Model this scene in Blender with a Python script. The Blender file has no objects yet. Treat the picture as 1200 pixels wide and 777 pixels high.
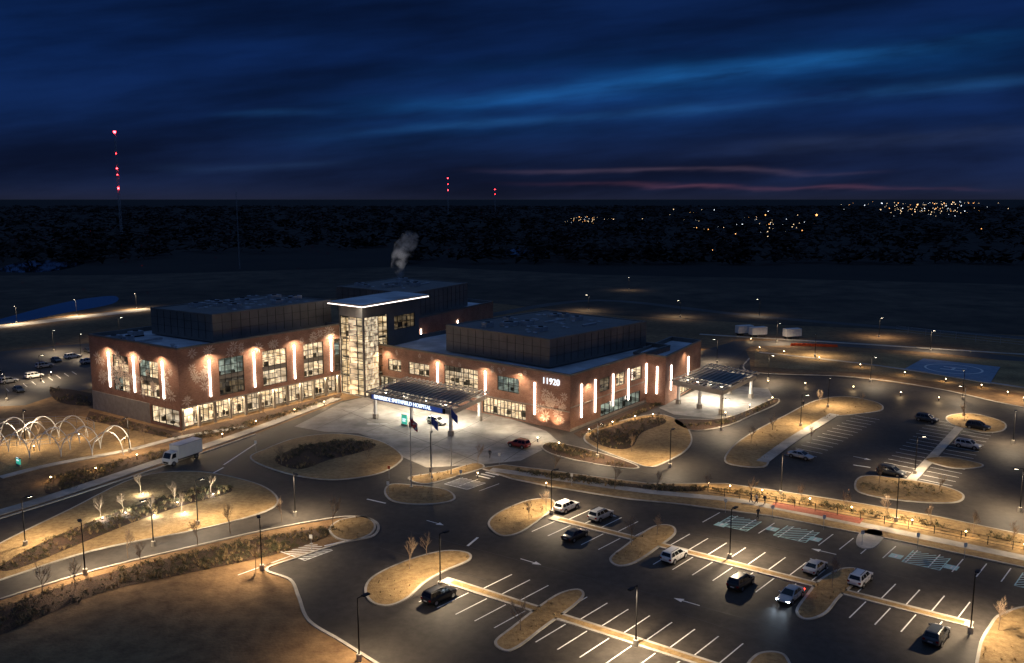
import bpy, math, random, bmesh
from mathutils import Vector, Matrix, noise
random.seed(7)
H=48.0; F=1020.0; CX=600.0; CY=388.5
TH=math.atan(155.5/F); C_=math.cos(TH); S_=math.sin(TH)
scene=bpy.context.scene
scene.view_settings.view_transform='Standard'
try: scene.view_settings.look='None'
except: pass
scene.view_settings.exposure=0

# ---------- projection helpers: image pixels -> ground metres ----------
def G(px,py,z=0.0):
    a=(px-CX)/F; v=(CY-py)/F
    d=Vector((a, C_+v*S_, -S_+v*C_))
    t=(H-z)/(-d.z)
    return Vector((d.x*t,d.y*t,z))
def HZ(Y,py):
    v=(CY-py)/F
    return H+Y*(-S_+v*C_)/(C_+v*S_)
def U(p0,p1,px,z=6):
    a=(px-CX)/F; dx=p1.x-p0.x; dy=p1.y-p0.y
    t=(a*(p0.y*C_+(H-z)*S_)-p0.x)/(dx-a*dy*C_)
    return t*math.hypot(dx,dy)
def V2(p): return Vector((p.x,p.y,0))

# ---------- materials ----------
def nn(nt,t,**k):
    n=nt.nodes.new(t)
    for a,b in k.items(): setattr(n,a,b)
    return n
def mat(name,c1,c2=None,rough=.8,scale=1.0,metal=0,bump=0,bscale=None,emit=0,ecol=None,spec=.5,detail=4,lo=.35,hi=.65,big=None,coat=0,samp=True):
    m=bpy.data.materials.new(name); m.use_nodes=True; nt=m.node_tree
    if not samp: m.cycles.emission_sampling='NONE'
    b=nt.nodes['Principled BSDF']
    b.inputs['Base Color'].default_value=(*c1,1); b.inputs['Roughness'].default_value=rough
    b.inputs['Metallic'].default_value=metal
    b.inputs['Specular IOR Level'].default_value=spec
    b.inputs['Coat Weight'].default_value=coat
    if emit:
        b.inputs['Emission Color'].default_value=(*(ecol or c1),1); b.inputs['Emission Strength'].default_value=emit
    if c2 or bump:
        tc=nn(nt,'ShaderNodeTexCoord')
    if c2:
        n=nn(nt,'ShaderNodeTexNoise'); n.inputs['Scale'].default_value=scale; n.inputs['Detail'].default_value=detail
        n.inputs['Roughness'].default_value=.68
        nt.links.new(tc.outputs['Object'],n.inputs['Vector'])
        r=nn(nt,'ShaderNodeValToRGB'); r.color_ramp.elements[0].position=lo; r.color_ramp.elements[1].position=hi
        r.color_ramp.elements[0].color=(*c1,1); r.color_ramp.elements[1].color=(*c2,1)
        nt.links.new(n.outputs['Fac'],r.inputs['Fac'])
        out=r.outputs['Color']
        if big:
            n2=nn(nt,'ShaderNodeTexNoise'); n2.inputs['Scale'].default_value=big; n2.inputs['Detail'].default_value=3
            nt.links.new(tc.outputs['Object'],n2.inputs['Vector'])
            mr=nn(nt,'ShaderNodeMapRange'); mr.inputs[1].default_value=.3; mr.inputs[2].default_value=.7; mr.inputs[3].default_value=.6; mr.inputs[4].default_value=1.3
            nt.links.new(n2.outputs['Fac'],mr.inputs[0])
            mx=nn(nt,'ShaderNodeVectorMath',operation='SCALE')
            nt.links.new(out,mx.inputs[0]); nt.links.new(mr.outputs[0],mx.inputs['Scale']); out=mx.outputs[0]
        nt.links.new(out,b.inputs['Base Color'])
    if bump:
        n3=nn(nt,'ShaderNodeTexNoise'); n3.inputs['Scale'].default_value=bscale or scale; n3.inputs['Detail'].default_value=2
        nt.links.new(tc.outputs['Object'],n3.inputs['Vector'])
        bp=nn(nt,'ShaderNodeBump'); bp.inputs['Strength'].default_value=bump; bp.inputs['Distance'].default_value=.2
        nt.links.new(n3.outputs['Fac'],bp.inputs['Height']); nt.links.new(bp.outputs[0],b.inputs['Normal'])
    return m
M={}
M['ground']=mat('dry_earth',(.15,.082,.036),(.30,.18,.08),.95,.45,bump=.6,bscale=2.5,big=.03,detail=7)
M['grass']=mat('dormant_grass',(.25,.155,.062),(.43,.29,.13),.95,1.3,bump=.7,bscale=5,big=.12,detail=6)
M['mulch']=mat('mulch',(.035,.02,.012),(.10,.052,.028),.95,3,bump=.8,bscale=6,detail=4)
M['asphalt']=mat('asphalt',(.047,.040,.034),(.076,.066,.056),.66,.8,big=.05,detail=8,spec=.3)
M['asph2']=mat('asphalt_old',(.055,.049,.043),(.08,.072,.064),.7,.5,big=.05,detail=5)
M['conc']=mat('concrete',(.40,.37,.31),(.54,.49,.42),.85,.8,big=.15)
M['plaza']=mat('plaza_concrete',(.22,.205,.18),(.38,.355,.32),.8,.35,big=.1,detail=7)
M['paint']=mat('road_paint',(.60,.60,.58),(.85,.85,.83),.7,4,lo=.3,hi=.5)
M['paintb']=mat('hatch_paint',(.35,.62,.60),(.55,.78,.76),.7,3)
M['paver']=mat('red_paver',(.27,.07,.04),(.38,.12,.07),.85,2)
M['metal']=mat('metal_panel',(.15,.138,.125),(.20,.185,.168),.5,.25,metal=.25)
M['metal2']=mat('light_panel',(.32,.30,.28),(.40,.38,.35),.45,.3,metal=.2)
M['roof']=mat('roof_membrane',(.46,.50,.55),(.66,.70,.75),.85,.25,big=.08,detail=6)
M['stone']=mat('cast_stone',(.30,.27,.23),(.40,.36,.31),.8,.8)
M['dark']=mat('dark_metal',(.02,.02,.022),None,.45,metal=.6)
M['mull']=mat('mullion',(.05,.048,.045),None,.4,metal=.5)
M['white']=mat('white_panel',(.72,.72,.7),(.8,.8,.78),.5,.5)
M['gal']=mat('galvanised',(.38,.39,.41),(.55,.55,.57),.45,2,metal=.5)
M['bark']=mat('bark',(.24,.17,.115),(.36,.27,.19),.9,4)
M['shrub']=mat('shrub_leaf',(.040,.05,.02),(.12,.10,.045),.8,2)
M['straw']=mat('straw_grass',(.32,.21,.10),(.48,.35,.18),.9,2)
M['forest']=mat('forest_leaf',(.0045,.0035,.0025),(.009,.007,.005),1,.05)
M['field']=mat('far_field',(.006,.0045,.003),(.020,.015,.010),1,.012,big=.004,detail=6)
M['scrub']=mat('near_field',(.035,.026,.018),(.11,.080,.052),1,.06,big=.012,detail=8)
M['tyre']=mat('tyre',(.012,.012,.012),None,.8)
M['rim']=mat('rim',(.4,.4,.42),None,.3,metal=.9)
M['cglass']=mat('car_glass',(.008,.01,.012),None,.06,spec=.8)
M['tail']=mat('tail_lens',(.25,.01,.01),None,.2)
M['tailon']=mat('tail_lens_on',(.5,.01,.01),None,.2,emit=14,ecol=(1,.04,.02))
M['head']=mat('head_lens',(.6,.6,.62),None,.1)
M['headon']=mat('head_lens_on',(.8,.9,1),None,.1,emit=60,ecol=(.75,.88,1),samp=False)
M['strip']=mat('led_strip',(1,1,1),None,.5,emit=14,ecol=(1,.84,.70))
M['stripw']=mat('led_strip_white',(1,1,1),None,.5,emit=4,ecol=(1,.86,.78),samp=False)
M['lens']=mat('lamp_lens',(1,1,1),None,.5,emit=25,ecol=(1,.86,.62),samp=False)
M['lensw']=mat('warm_lens',(1,1,1),None,.5,emit=30,ecol=(1,.70,.36),samp=False)
M['sof']=mat('soffit',(.6,.55,.48),None,.6)
M['red']=mat('red_beacon',(1,.1,.1),None,.5,emit=30,ecol=(1,.03,.04),samp=False)
M['teal']=mat('lit_sign_teal',(.1,.5,.45),None,.5,emit=.8,ecol=(.04,.45,.30),samp=False)
M['blue']=mat('lit_sign_blue',(.02,.04,.16),None,.5,emit=.35,ecol=(.03,.10,.5),samp=False)
M['text']=mat('sign_letter',(1,1,1),None,.5,emit=1.6,ecol=(.75,.88,1),samp=False)
M['orange']=mat('orange_plastic',(.7,.10,.02),None,.6)
M['skin']=mat('skin',(.45,.27,.19),None,.6)
M['leafart']=mat('leaf_relief',(.68,.54,.44),None,.6)
M['water']=mat('pond_water',(.01,.02,.03),None,.06,spec=1)
def brick():
    m=bpy.data.materials.new('brick'); m.use_nodes=True; nt=m.node_tree; b=nt.nodes['Principled BSDF']
    tc=nn(nt,'ShaderNodeTexCoord'); bt=nn(nt,'ShaderNodeTexBrick')
    bt.inputs['Scale'].default_value=1; bt.inputs['Brick Width'].default_value=.40; bt.inputs['Row Height'].default_value=.13
    bt.inputs['Mortar Size'].default_value=.012
    bt.inputs['Color1'].default_value=(.28,.125,.080,1); bt.inputs['Color2'].default_value=(.40,.20,.135,1); bt.inputs['Mortar'].default_value=(.34,.26,.2,1)
    nt.links.new(tc.outputs['UV'],bt.inputs['Vector'])
    n=nn(nt,'ShaderNodeTexNoise'); n.inputs['Scale'].default_value=.35; n.inputs['Detail'].default_value=6
    nt.links.new(tc.outputs['UV'],n.inputs['Vector'])
    mr=nn(nt,'ShaderNodeMapRange'); mr.inputs[1].default_value=.3; mr.inputs[2].default_value=.7; mr.inputs[3].default_value=.75; mr.inputs[4].default_value=1.2
    nt.links.new(n.outputs['Fac'],mr.inputs[0])
    mx=nn(nt,'ShaderNodeVectorMath',operation='SCALE'); nt.links.new(bt.outputs['Color'],mx.inputs[0]); nt.links.new(mr.outputs[0],mx.inputs['Scale'])
    nt.links.new(mx.outputs[0],b.inputs['Base Color']); b.inputs['Roughness'].default_value=.85
    return m
M['brick']=brick()
def glow_interior(name,c1,c2,st,lo=.12):  # room walls and floors glow; room lighting is put into their emission colour
    m=bpy.data.materials.new(name); m.use_nodes=True; nt=m.node_tree; b=nt.nodes['Principled BSDF']
    m.cycles.emission_sampling='NONE'
    tc=nn(nt,'ShaderNodeTexCoord'); bt=nn(nt,'ShaderNodeTexBrick')
    bt.inputs['Scale'].default_value=1; bt.inputs['Brick Width'].default_value=1.7; bt.inputs['Row Height'].default_value=1.35; bt.inputs['Mortar Size'].default_value=.06
    bt.inputs['Color1'].default_value=(*c1,1); bt.inputs['Color2'].default_value=(*c2,1); bt.inputs['Mortar'].default_value=(c2[0]*.3,c2[1]*.3,c2[2]*.3,1)
    nt.links.new(tc.outputs['UV'],bt.inputs['Vector'])
    n=nn(nt,'ShaderNodeTexNoise'); n.inputs['Scale'].default_value=.9; n.inputs['Detail'].default_value=4; nt.links.new(tc.outputs['UV'],n.inputs['Vector'])
    mr=nn(nt,'ShaderNodeMapRange'); mr.inputs[1].default_value=.38; mr.inputs[2].default_value=.62; mr.inputs[3].default_value=lo*st; mr.inputs[4].default_value=1.3*st
    nt.links.new(n.outputs['Fac'],mr.inputs[0])
    nt.links.new(bt.outputs['Color'],b.inputs['Base Color']); nt.links.new(bt.outputs['Color'],b.inputs['Emission Color']); nt.links.new(mr.outputs[0],b.inputs['Emission Strength'])
    return m
M['int1']=glow_interior('interior_bright',(1,.82,.58),(.45,.38,.30),1.0)
M['int2']=glow_interior('interior_cool',(.60,.66,.56),(.16,.19,.19),.6)
M['int3']=glow_interior('interior_dim',(.5,.36,.2),(.10,.09,.08),.35)
M['int4']=glow_interior('interior_atrium',(1,.80,.52),(.38,.31,.22),.95,.08)
M['slab']=mat('floor_slab_edge',(.10,.095,.09),None,.7)
M['intceil']=mat('ceiling_light',(1,1,1),None,.5,emit=4.5,ecol=(1,.88,.68),samp=False)
def glass():
    m=bpy.data.materials.new('window_glass'); m.use_nodes=True; nt=m.node_tree
    nt.nodes.remove(nt.nodes['Principled BSDF']); o=nt.nodes['Material Output']
    t=nn(nt,'ShaderNodeBsdfTransparent'); t.inputs[0].default_value=(.84,.86,.84,1)
    g=nn(nt,'ShaderNodeBsdfGlossy'); g.inputs['Roughness'].default_value=.03
    fr=nn(nt,'ShaderNodeFresnel'); fr.inputs[0].default_value=1.5
    mx=nn(nt,'ShaderNodeMixShader'); nt.links.new(fr.outputs[0],mx.inputs[0]); nt.links.new(t.outputs[0],mx.inputs[1]); nt.links.new(g.outputs[0],mx.inputs[2])
    nt.links.new(mx.outputs[0],o.inputs[0]); return m
M['glass']=glass()

# ---------- mesh builder ----------
class MB:
    def __init__(s): s.v=[]; s.f=[]; s.m=[]; s.uv=[]; s.mats=[]
    def mi(s,k):
        if k not in s.mats: s.mats.append(k)
        return s.mats.index(k)
    def face(s,pts,k,uv=None):
        i=len(s.v); s.v+= [tuple(p) for p in pts]; s.f.append(tuple(range(i,i+len(pts)))); s.m.append(s.mi(k))
        s.uv.append(uv or [(p[0]+p[1],p[2]) if len(p)>2 else (0,0) for p in pts])
    def box(s,c,ux,L,W,h,k,top=None):
        ux=Vector((ux[0],ux[1],0)).normalized(); uy=Vector((-ux.y,ux.x,0)); c=Vector(c)
        q=[c-ux*L/2-uy*W/2,c+ux*L/2-uy*W/2,c+ux*L/2+uy*W/2,c-ux*L/2+uy*W/2]
        s.prism(q,c.z,c.z+h,k,top)
    def prism(s,q,z0,z1,k,top=None,bottom=True):
        n=len(q); a=[Vector((p[0],p[1],z0)) for p in q]; b=[Vector((p[0],p[1],z1)) for p in q]
        u=0
        for i in range(n):
            j=(i+1)%n; l=(a[j]-a[i]).length
            s.face([a[i],a[j],b[j],b[i]],k,[(u,z0),(u+l,z0),(u+l,z1),(u,z1)]); u+=l
        s.face(b,top or k)
        if bottom: s.face(a[::-1],k)
    def cyl(s,p,r0,r1,h,k,n=10,axis=None):
        p=Vector(p); ax=(axis or Vector((0,0,1))).normalized()
        t=Vector((1,0,0)) if abs(ax.x)<.9 else Vector((0,1,0)); e1=ax.cross(t).normalized(); e2=ax.cross(e1)
        A=[p+(e1*math.cos(2*math.pi*i/n)+e2*math.sin(2*math.pi*i/n))*r0 for i in range(n)]
        B=[p+ax*h+(e1*math.cos(2*math.pi*i/n)+e2*math.sin(2*math.pi*i/n))*r1 for i in range(n)]
        for i in range(n):
            j=(i+1)%n; s.face([A[i],A[j],B[j],B[i]],k)
        s.face(B,k); s.face(A[::-1],k)
    def tube(s,a,b,r,k,n=5,r2=None):
        a=Vector(a); b=Vector(b); d=b-a
        if d.length<1e-4: return
        s.cyl(a,r,r if r2 is None else r2,d.length,k,n,d)
    def mesh(s,name,smooth=False):
        me=bpy.data.meshes.new(name); me.from_pydata(s.v,[],s.f)
        for k in s.mats: me.materials.append(M[k] if isinstance(k,str) else k)
        me.polygons.foreach_set('material_index',s.m)
        uvl=me.uv_layers.new(name='UVMap'); fl=[c for f in s.uv for p in f for c in p]
        uvl.data.foreach_set('uv',fl)
        if smooth: me.polygons.foreach_set('use_smooth',[True]*len(me.polygons))
        me.update(); return me
    def obj(s,name,parent=None,smooth=False):
        return add(s.mesh(name,smooth),name,parent)
def add(data,name,parent=None,loc=None,rot=0):
    o=bpy.data.objects.new(name,data); scene.collection.objects.link(o)
    if loc is not None: o.location=loc
    if rot: o.rotation_euler=(0,0,rot)
    if parent: o.parent=parent
    return o
def empty(name,loc=(0,0,0),rot=0):
    o=add(None,name,None,loc,rot); o.empty_display_size=.5; return o
def light(kind,name,loc,power,col,parent=None,radius=.15,size=150,blend=.8,direction=None,sx=1,sy=1):
    l=bpy.data.lights.new(name,kind); l.energy=power; l.color=col
    if kind=='SPOT': l.spot_size=math.radians(size); l.spot_blend=blend; l.shadow_soft_size=radius
    elif kind=='POINT': l.shadow_soft_size=radius
    elif kind=='AREA': l.shape='RECTANGLE'; l.size=sx; l.size_y=sy
    o=add(l,name,parent,loc)
    if direction is not None: o.rotation_euler=Vector(direction).to_track_quat('-Z','Y').to_euler()
    return o
def smooth_closed(P,n=5):
    out=[]; N=len(P)
    for i in range(N):
        a,b,c,d=P[i-1],P[i],P[(i+1)%N],P[(i+2)%N]
        for k in range(n):
            t=k/n; out.append(.5*((2*b)+(c-a)*t+(2*a-5*b+4*c-d)*t*t+(3*b-a-3*c+d)*t**3))
    return out
def smooth_open(P,n=6):
    out=[]; N=len(P)
    for i in range(N-1):
        a=P[max(i-1,0)];b=P[i];c=P[i+1];d=P[min(i+2,N-1)]
        for k in range(n):
            t=k/n; out.append(.5*((2*b)+(c-a)*t+(2*a-5*b+4*c-d)*t*t+(3*b-a-3*c+d)*t**3))
    out.append(P[-1]); return out
def ccw(P):
    a=sum(P[i-1].x*P[i].y-P[i].x*P[i-1].y for i in range(len(P)))
    return P if a>0 else P[::-1]
def inset(P,d):
    out=[];N=len(P)
    for i in range(N):
        t1=(P[i]-P[i-1]).normalized(); t2=(P[(i+1)%N]-P[i]).normalized()
        n1=Vector((-t1.y,t1.x,0)); n2=Vector((-t2.y,t2.x,0)); n=(n1+n2)
        if n.length<.1: n=n1
        n.normalize(); k=max(n.dot(n1),.5)
        out.append(P[i]+n*d/k)
    return out
def inside(p,P):
    c=False;N=len(P)
    for i in range(N):
        a=P[i-1];b=P[i]
        if (a.y>p.y)!=(b.y>p.y) and p.x<(b.x-a.x)*(p.y-a.y)/(b.y-a.y)+a.x: c=not c
    return c
def flat(name,pts,z,k,sm=False):
    P=[V2(G(*p)) for p in pts]
    if sm: P=smooth_closed(P)
    P=ccw(P); mb=MB(); mb.face([Vector((p.x,p.y,z)) for p in P],k); mb.obj(name); return P
def island(name,pts,k='grass',sm=True,curb=.32):
    P=[V2(G(*p)) for p in pts]
    if sm: P=smooth_closed(P)
    P=ccw(P); Q=inset(P,curb); mb=MB(); N=len(P)
    for i in range(N):
        j=(i+1)%N
        a,b=P[i],P[j]; c,d=Q[j],Q[i]
        z=Vector((0,0,.15))
        mb.face([a,b,b+z,a+z],'conc'); mb.face([a+z,b+z,c+z,d+z],'conc')
    mb.face([q+Vector((0,0,.153)) for q in Q],k)
    mb.obj(name); return Q
def ribbon(name,P,w,z,h,k,parent=None,sm=True,uvk=None):
    if sm and len(P)>2: P=smooth_open(P)
    mb=MB(); L=[];R=[]
    for i in range(len(P)):
        t=(P[min(i+1,len(P)-1)]-P[max(i-1,0)]); t.z=0; t.normalize(); n=Vector((-t.y,t.x,0))
        L.append(P[i]+n*w/2); R.append(P[i]-n*w/2)
    zz=Vector((0,0,z+h)); z0=Vector((0,0,z))
    for i in range(len(P)-1):
        mb.face([R[i]+zz,R[i+1]+zz,L[i+1]+zz,L[i]+zz],k)
        if h>.02:
            mb.face([R[i]+z0,R[i+1]+z0,R[i+1]+zz,R[i]+zz],k); mb.face([L[i+1]+z0,L[i]+z0,L[i]+zz,L[i+1]+zz],k)
    return mb.obj(name,parent)
def GP(*pts): return [V2(G(*p)) for p in pts]

# ---------- world ----------
w=bpy.data.worlds.new('World'); scene.world=w; w.use_nodes=True; nt=w.node_tree
bg=nt.nodes['Background']; tc=nn(nt,'ShaderNodeTexCoord'); sep=nn(nt,'ShaderNodeSeparateXYZ')
nt.links.new(tc.outputs['Generated'],sep.inputs[0])
def MA(op,a,b=None,c=None,clamp=False):
    n=nn(nt,'ShaderNodeMath',operation=op); n.use_clamp=clamp
    for i,x in enumerate((a,b,c)):
        if x is None: continue
        if isinstance(x,(int,float)): n.inputs[i].default_value=x
        else: nt.links.new(x,n.inputs[i])
    return n.outputs[0]
X,Y,Z=sep.outputs
Yc=MA('MAXIMUM',Y,.05); u=MA('DIVIDE',X,Yc); v=MA('DIVIDE',Z,Yc)
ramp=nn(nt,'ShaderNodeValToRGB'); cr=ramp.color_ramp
stops=[(0,(.0035,.0045,.008)),(.49,(.0035,.0045,.008)),(.5,(.0085,.0110,.026)),(.51,(.0052,.0112,.038)),(.54,(.0028,.0125,.056)),(.575,(.0022,.0125,.062)),(.605,(.0020,.0100,.048)),(.70,(.026,.054,.130)),(1,(.044,.088,.195))]  # upper stops raised out of frame as fill for roofs and site
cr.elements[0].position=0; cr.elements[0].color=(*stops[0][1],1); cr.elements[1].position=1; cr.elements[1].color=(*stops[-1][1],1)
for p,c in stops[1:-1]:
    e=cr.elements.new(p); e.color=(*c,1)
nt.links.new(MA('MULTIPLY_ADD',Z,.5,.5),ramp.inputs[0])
comb=nn(nt,'ShaderNodeCombineXYZ'); nt.links.new(MA('MULTIPLY',u,1.7),comb.inputs[0])
nt.links.new(MA('MULTIPLY_ADD',u,-1.1,MA('MULTIPLY',v,11)),comb.inputs[1])
nz=nn(nt,'ShaderNodeTexNoise'); nz.inputs['Scale'].default_value=1.3; nz.inputs['Detail'].default_value=6; nz.inputs['Roughness'].default_value=.52
nt.links.new(comb.outputs[0],nz.inputs['Vector']); N1=nz.outputs['Fac']
mr=nn(nt,'ShaderNodeMapRange'); mr.interpolation_type='SMOOTHSTEP'
for i,x in zip((1,2,3,4),(.32,.72,.50,1.75)): mr.inputs[i].default_value=x
nt.links.new(N1,mr.inputs[0])
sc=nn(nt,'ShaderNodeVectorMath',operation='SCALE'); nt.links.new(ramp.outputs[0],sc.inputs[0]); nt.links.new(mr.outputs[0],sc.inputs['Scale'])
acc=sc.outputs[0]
vw=MA('MULTIPLY_ADD',N1,.04,MA('SUBTRACT',v,.020))
nz2=nn(nt,'ShaderNodeTexNoise'); nz2.inputs['Scale'].default_value=4; nz2.inputs['Detail'].default_value=5; nt.links.new(comb.outputs[0],nz2.inputs['Vector'])
def streak(a,b,wd,u0,u1,fade,col,st):
    global acc
    d=MA('DIVIDE',MA('SUBTRACT',vw,MA('MULTIPLY_ADD',u,b,a)),wd)
    g=MA('POWER',2.718,MA('MULTIPLY',MA('MULTIPLY',d,d),-1))
    m1=nn(nt,'ShaderNodeMapRange'); m1.interpolation_type='SMOOTHSTEP'; m1.inputs[1].default_value=u0; m1.inputs[2].default_value=u0+fade; nt.links.new(u,m1.inputs[0])
    m2=nn(nt,'ShaderNodeMapRange'); m2.interpolation_type='SMOOTHSTEP'; m2.inputs[1].default_value=u1; m2.inputs[2].default_value=u1-fade; nt.links.new(u,m2.inputs[0])
    g=MA('MULTIPLY',MA('MULTIPLY',g,m1.outputs[0]),m2.outputs[0])
    g=MA('MULTIPLY',g,MA('MULTIPLY_ADD',nz2.outputs['Fac'],2.2,-.45,clamp=True))
    g=MA('MULTIPLY',g,st)
    g=MA('MULTIPLY',g,MA('GREATER_THAN',Y,0))
    s=nn(nt,'ShaderNodeVectorMath',operation='SCALE'); s.inputs[0].default_value=col; nt.links.new(g,s.inputs['Scale'])
    ad=nn(nt,'ShaderNodeVectorMath',operation='ADD'); nt.links.new(acc,ad.inputs[0]); nt.links.new(s.outputs[0],ad.inputs[1]); acc=ad.outputs[0]
streak(.114,.105,.009,-.22,.62,.3,(.006,.062,.175),.95)
streak(.105,.105,.035,-.35,.75,.35,(.001,.022,.080),1.0)
streak(.086,.075,.005,-.30,.8,.3,(.010,.055,.14),.55)
streak(.098,.02,.004,-.36,-.18,.08,(.006,.035,.10),.9)
streak(.045,.03,.004,-.45,-.15,.15,(.012,.03,.07),.6)
streak(.038,.06,.010,.1,.8,.25,(.014,.022,.052),.7)
streak(.028,.006,.0024,-.08,.45,.15,(.080,.050,.070),.5)
streak(.0135,.002,.0020,-.05,.6,.25,(.095,.032,.042),.6)
sky=nn(nt,'ShaderNodeTexSky'); sky.sky_type='NISHITA'; sky.sun_disc=False; sky.sun_elevation=math.radians(-3); sky.sun_rotation=math.radians(20)
s=nn(nt,'ShaderNodeVectorMath',operation='SCALE'); nt.links.new(sky.outputs[0],s.inputs[0]); s.inputs['Scale'].default_value=.004
ad=nn(nt,'ShaderNodeVectorMath',operation='ADD'); nt.links.new(acc,ad.inputs[0]); nt.links.new(s.outputs[0],ad.inputs[1])
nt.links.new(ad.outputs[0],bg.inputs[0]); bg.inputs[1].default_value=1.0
sl=bpy.data.lights.new('dusk_sun','SUN'); sl.energy=.02; sl.angle=math.radians(20); sl.color=(.55,.7,1)
so=add(sl,'dusk_sun'); so.rotation_euler=(math.radians(60),0,math.radians(-20))

# ---------- ground & surfaces ----------
mb=MB(); mb.face([Vector((-40000,-300,0)),Vector((40000,-300,0)),Vector((40000,70000,0)),Vector((-40000,70000,0))],'ground'); mb.obj('ground')
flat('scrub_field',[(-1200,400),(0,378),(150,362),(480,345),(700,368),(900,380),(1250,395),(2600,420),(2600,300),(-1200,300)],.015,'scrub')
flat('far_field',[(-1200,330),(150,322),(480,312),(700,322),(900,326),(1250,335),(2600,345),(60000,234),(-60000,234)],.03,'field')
flat('pond_water',[(-40,384),(0,374),(60,358),(100,350),(135,347),(132,356),(70,368),(20,378)],.05,'water',True)
flat('pond_water',[(585,296),(600,291),(630,291),(648,294),(620,300)],.06,'water',True)
flat('pond_water',[(0,318),(20,308),(60,305),(100,308),(60,318)],.06,'water',True)
asph=[(-300,690),(0,608),(190,547),(300,509),(400,470),(480,455),(760,440),(800,418),(840,408),(872,405),(878,420),(880,436),(1000,442),(1100,456),(1200,478),(1500,535),(1700,1000),(500,1000),(452,785),(400,752),(362,728),(350,700),(340,680),(312,668),(345,655),(400,637),(438,628),(440,612),(405,606),(320,620),(230,640),(110,669),(0,703),(-300,800)]
flat('asphalt_road',asph,.02,'asphalt')
flat('asphalt_parking',[(-200,425),(0,412),(70,405),(112,402),(118,430),(108,455),(60,465),(30,475),(-200,485)],.02,'asph2')
flat('asphalt_road',[(800,418),(860,400),(960,398),(1100,408),(1300,430),(1300,436),(1100,414),(960,404),(880,406),(860,420),(830,440)],.028,'asph2')
ribbon('far_road',GP((-100,392),(0,383),(90,372),(178,362)),9,.04,.0,'conc')
ribbon('far_road',GP((560,372),(700,352),(900,372),(1250,400)),7,.035,.0,'asph2')
ribbon('far_road',GP((820,392),(1000,403),(1300,422)),2,.05,.1,'conc')
flat('entrance_plaza',[(345,500),(400,472),(440,462),(560,478),(640,505),(655,518),(610,540),(560,545),(500,548),(470,535),(455,520),(420,508),(380,506)],.034,'plaza',False)
flat('ambulance_apron',[(772,478),(830,450),(900,455),(908,470),(850,492),(790,486)],.034,'plaza')
M['joint']=mat('slab_joint',(.05,.045,.04),None,.9)
edge=GP((0,703),(110,669),(230,640),(320,620),(405,606),(440,612),(438,628),(400,637),(345,655),(312,668),(340,680),(350,700),(362,728),(400,752),(452,785))
ribbon('kerb',edge,.4,.0,.15,'conc')
ribbon('kerb',GP((-300,690),(0,608),(190,547),(300,509)),.4,0,.15,'conc')
ribbon('sidewalk',GP((-300,683),(0,601),(100,570),(190,540),(300,503),(395,467)),2.6,.0,.13,'conc')
ribbon('sidewalk',GP((0,560),(60,545),(150,528),(215,512),(290,500)),1.8,0,.11,'conc')
ribbon('kerb',GP((878,420),(880,436),(1000,442),(1100,456),(1200,478),(1500,535)),.4,0,.15,'conc')
ribbon('sidewalk',GP((890,413),(1000,425),(1060,433),(1150,447),(1250,462)),1.6,0,.1,'conc')
# islands
ISL={}
ISL['tear']=island('grass_island',[(-60,672),(0,637),(80,598),(160,560),(230,553),(298,566),(326,584),(312,600),(235,621),(110,646),(0,681),(-80,705)])
ISL['oval']=island('grass_island',[(293,538),(310,527),(350,513),(400,509),(445,517),(470,532),(468,543),(440,557),(385,563),(330,554)])
ISL['flag']=island('grass_island',[(450,577),(458,568),(485,569),(522,574),(534,584),(520,590),(490,592),(460,588)])
ISL['tri']=island('grass_island',[(478,560),(520,553),(556,543),(568,548),(545,556),(500,568)],sm=True)
ISL['cor']=island('grass_island',[(385,621),(398,610),(425,606),(440,614),(436,626),(415,634),(395,632)])
ISL['a']=island('grass_island',[(427,690),(440,674),(480,656),(520,646),(548,648),(551,657),(522,670),(498,684),(478,702),(455,711),(434,706)])
ISL['b']=island('grass_island',[(572,612),(586,600),(618,587),(645,585),(651,594),(638,606),(612,624),(590,629),(576,622)])
ISL['c']=island('grass_island',[(579,753),(600,735),(630,712),(655,696),(677,691),(685,698),(672,712),(640,735),(610,758),(592,764)])
ISL['d']=island('grass_island',[(714,655),(732,640),(752,625),(770,616),(788,617),(792,626),(775,640),(745,660),(724,664)])
ISL['e']=island('grass_island',[(932,717),(945,697),(960,680),(985,667),(1008,668),(1005,682),(985,700),(968,720),(945,727)])
ISL['f']=island('grass_island',[(1146,760),(1158,735),(1172,720),(1210,712),(1260,740),(1230,790),(1150,800)])
ISL['g']=island('grass_island',[(876,785),(885,768),(905,764),(922,770),(925,790)])
ISL['bld']=island('grass_island',[(684,512),(705,500),(765,486),(798,494),(811,512),(806,527),(785,540),(762,548),(735,540),(695,524)])
ISL['nar']=island('grass_island',[(634,524),(650,519),(700,530),(745,545),(742,550),(700,545),(650,534)],'mulch')
ISL['boom']=island('grass_island',[(851,543),(856,526),(880,508),(920,487),(955,470),(990,465),(1028,472),(1034,481),(1005,486),(975,490),(945,505),(925,518),(905,533),(895,548)])
ISL['low']=island('grass_island',[(1001,567),(1014,558),(1060,562),(1108,571),(1130,581),(1118,590),(1062,588),(1010,579)])
ISL['t1']=island('grass_island',[(1110,488),(1140,485),(1176,495),(1176,505),(1150,507),(1115,498)])
ISL['t2']=island('grass_island',[(1083,539),(1110,536),(1150,544),(1146,549),(1115,549)])
ISL['ed']=island('grass_island',[(790,492),(850,490),(905,468),(912,473),(880,488),(850,500),(810,505)],'mulch')
ISL['sm']=island('grass_island',[(1003,636),(1010,622),(1030,620),(1037,628),(1025,642),(1010,643)],'conc')
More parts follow.
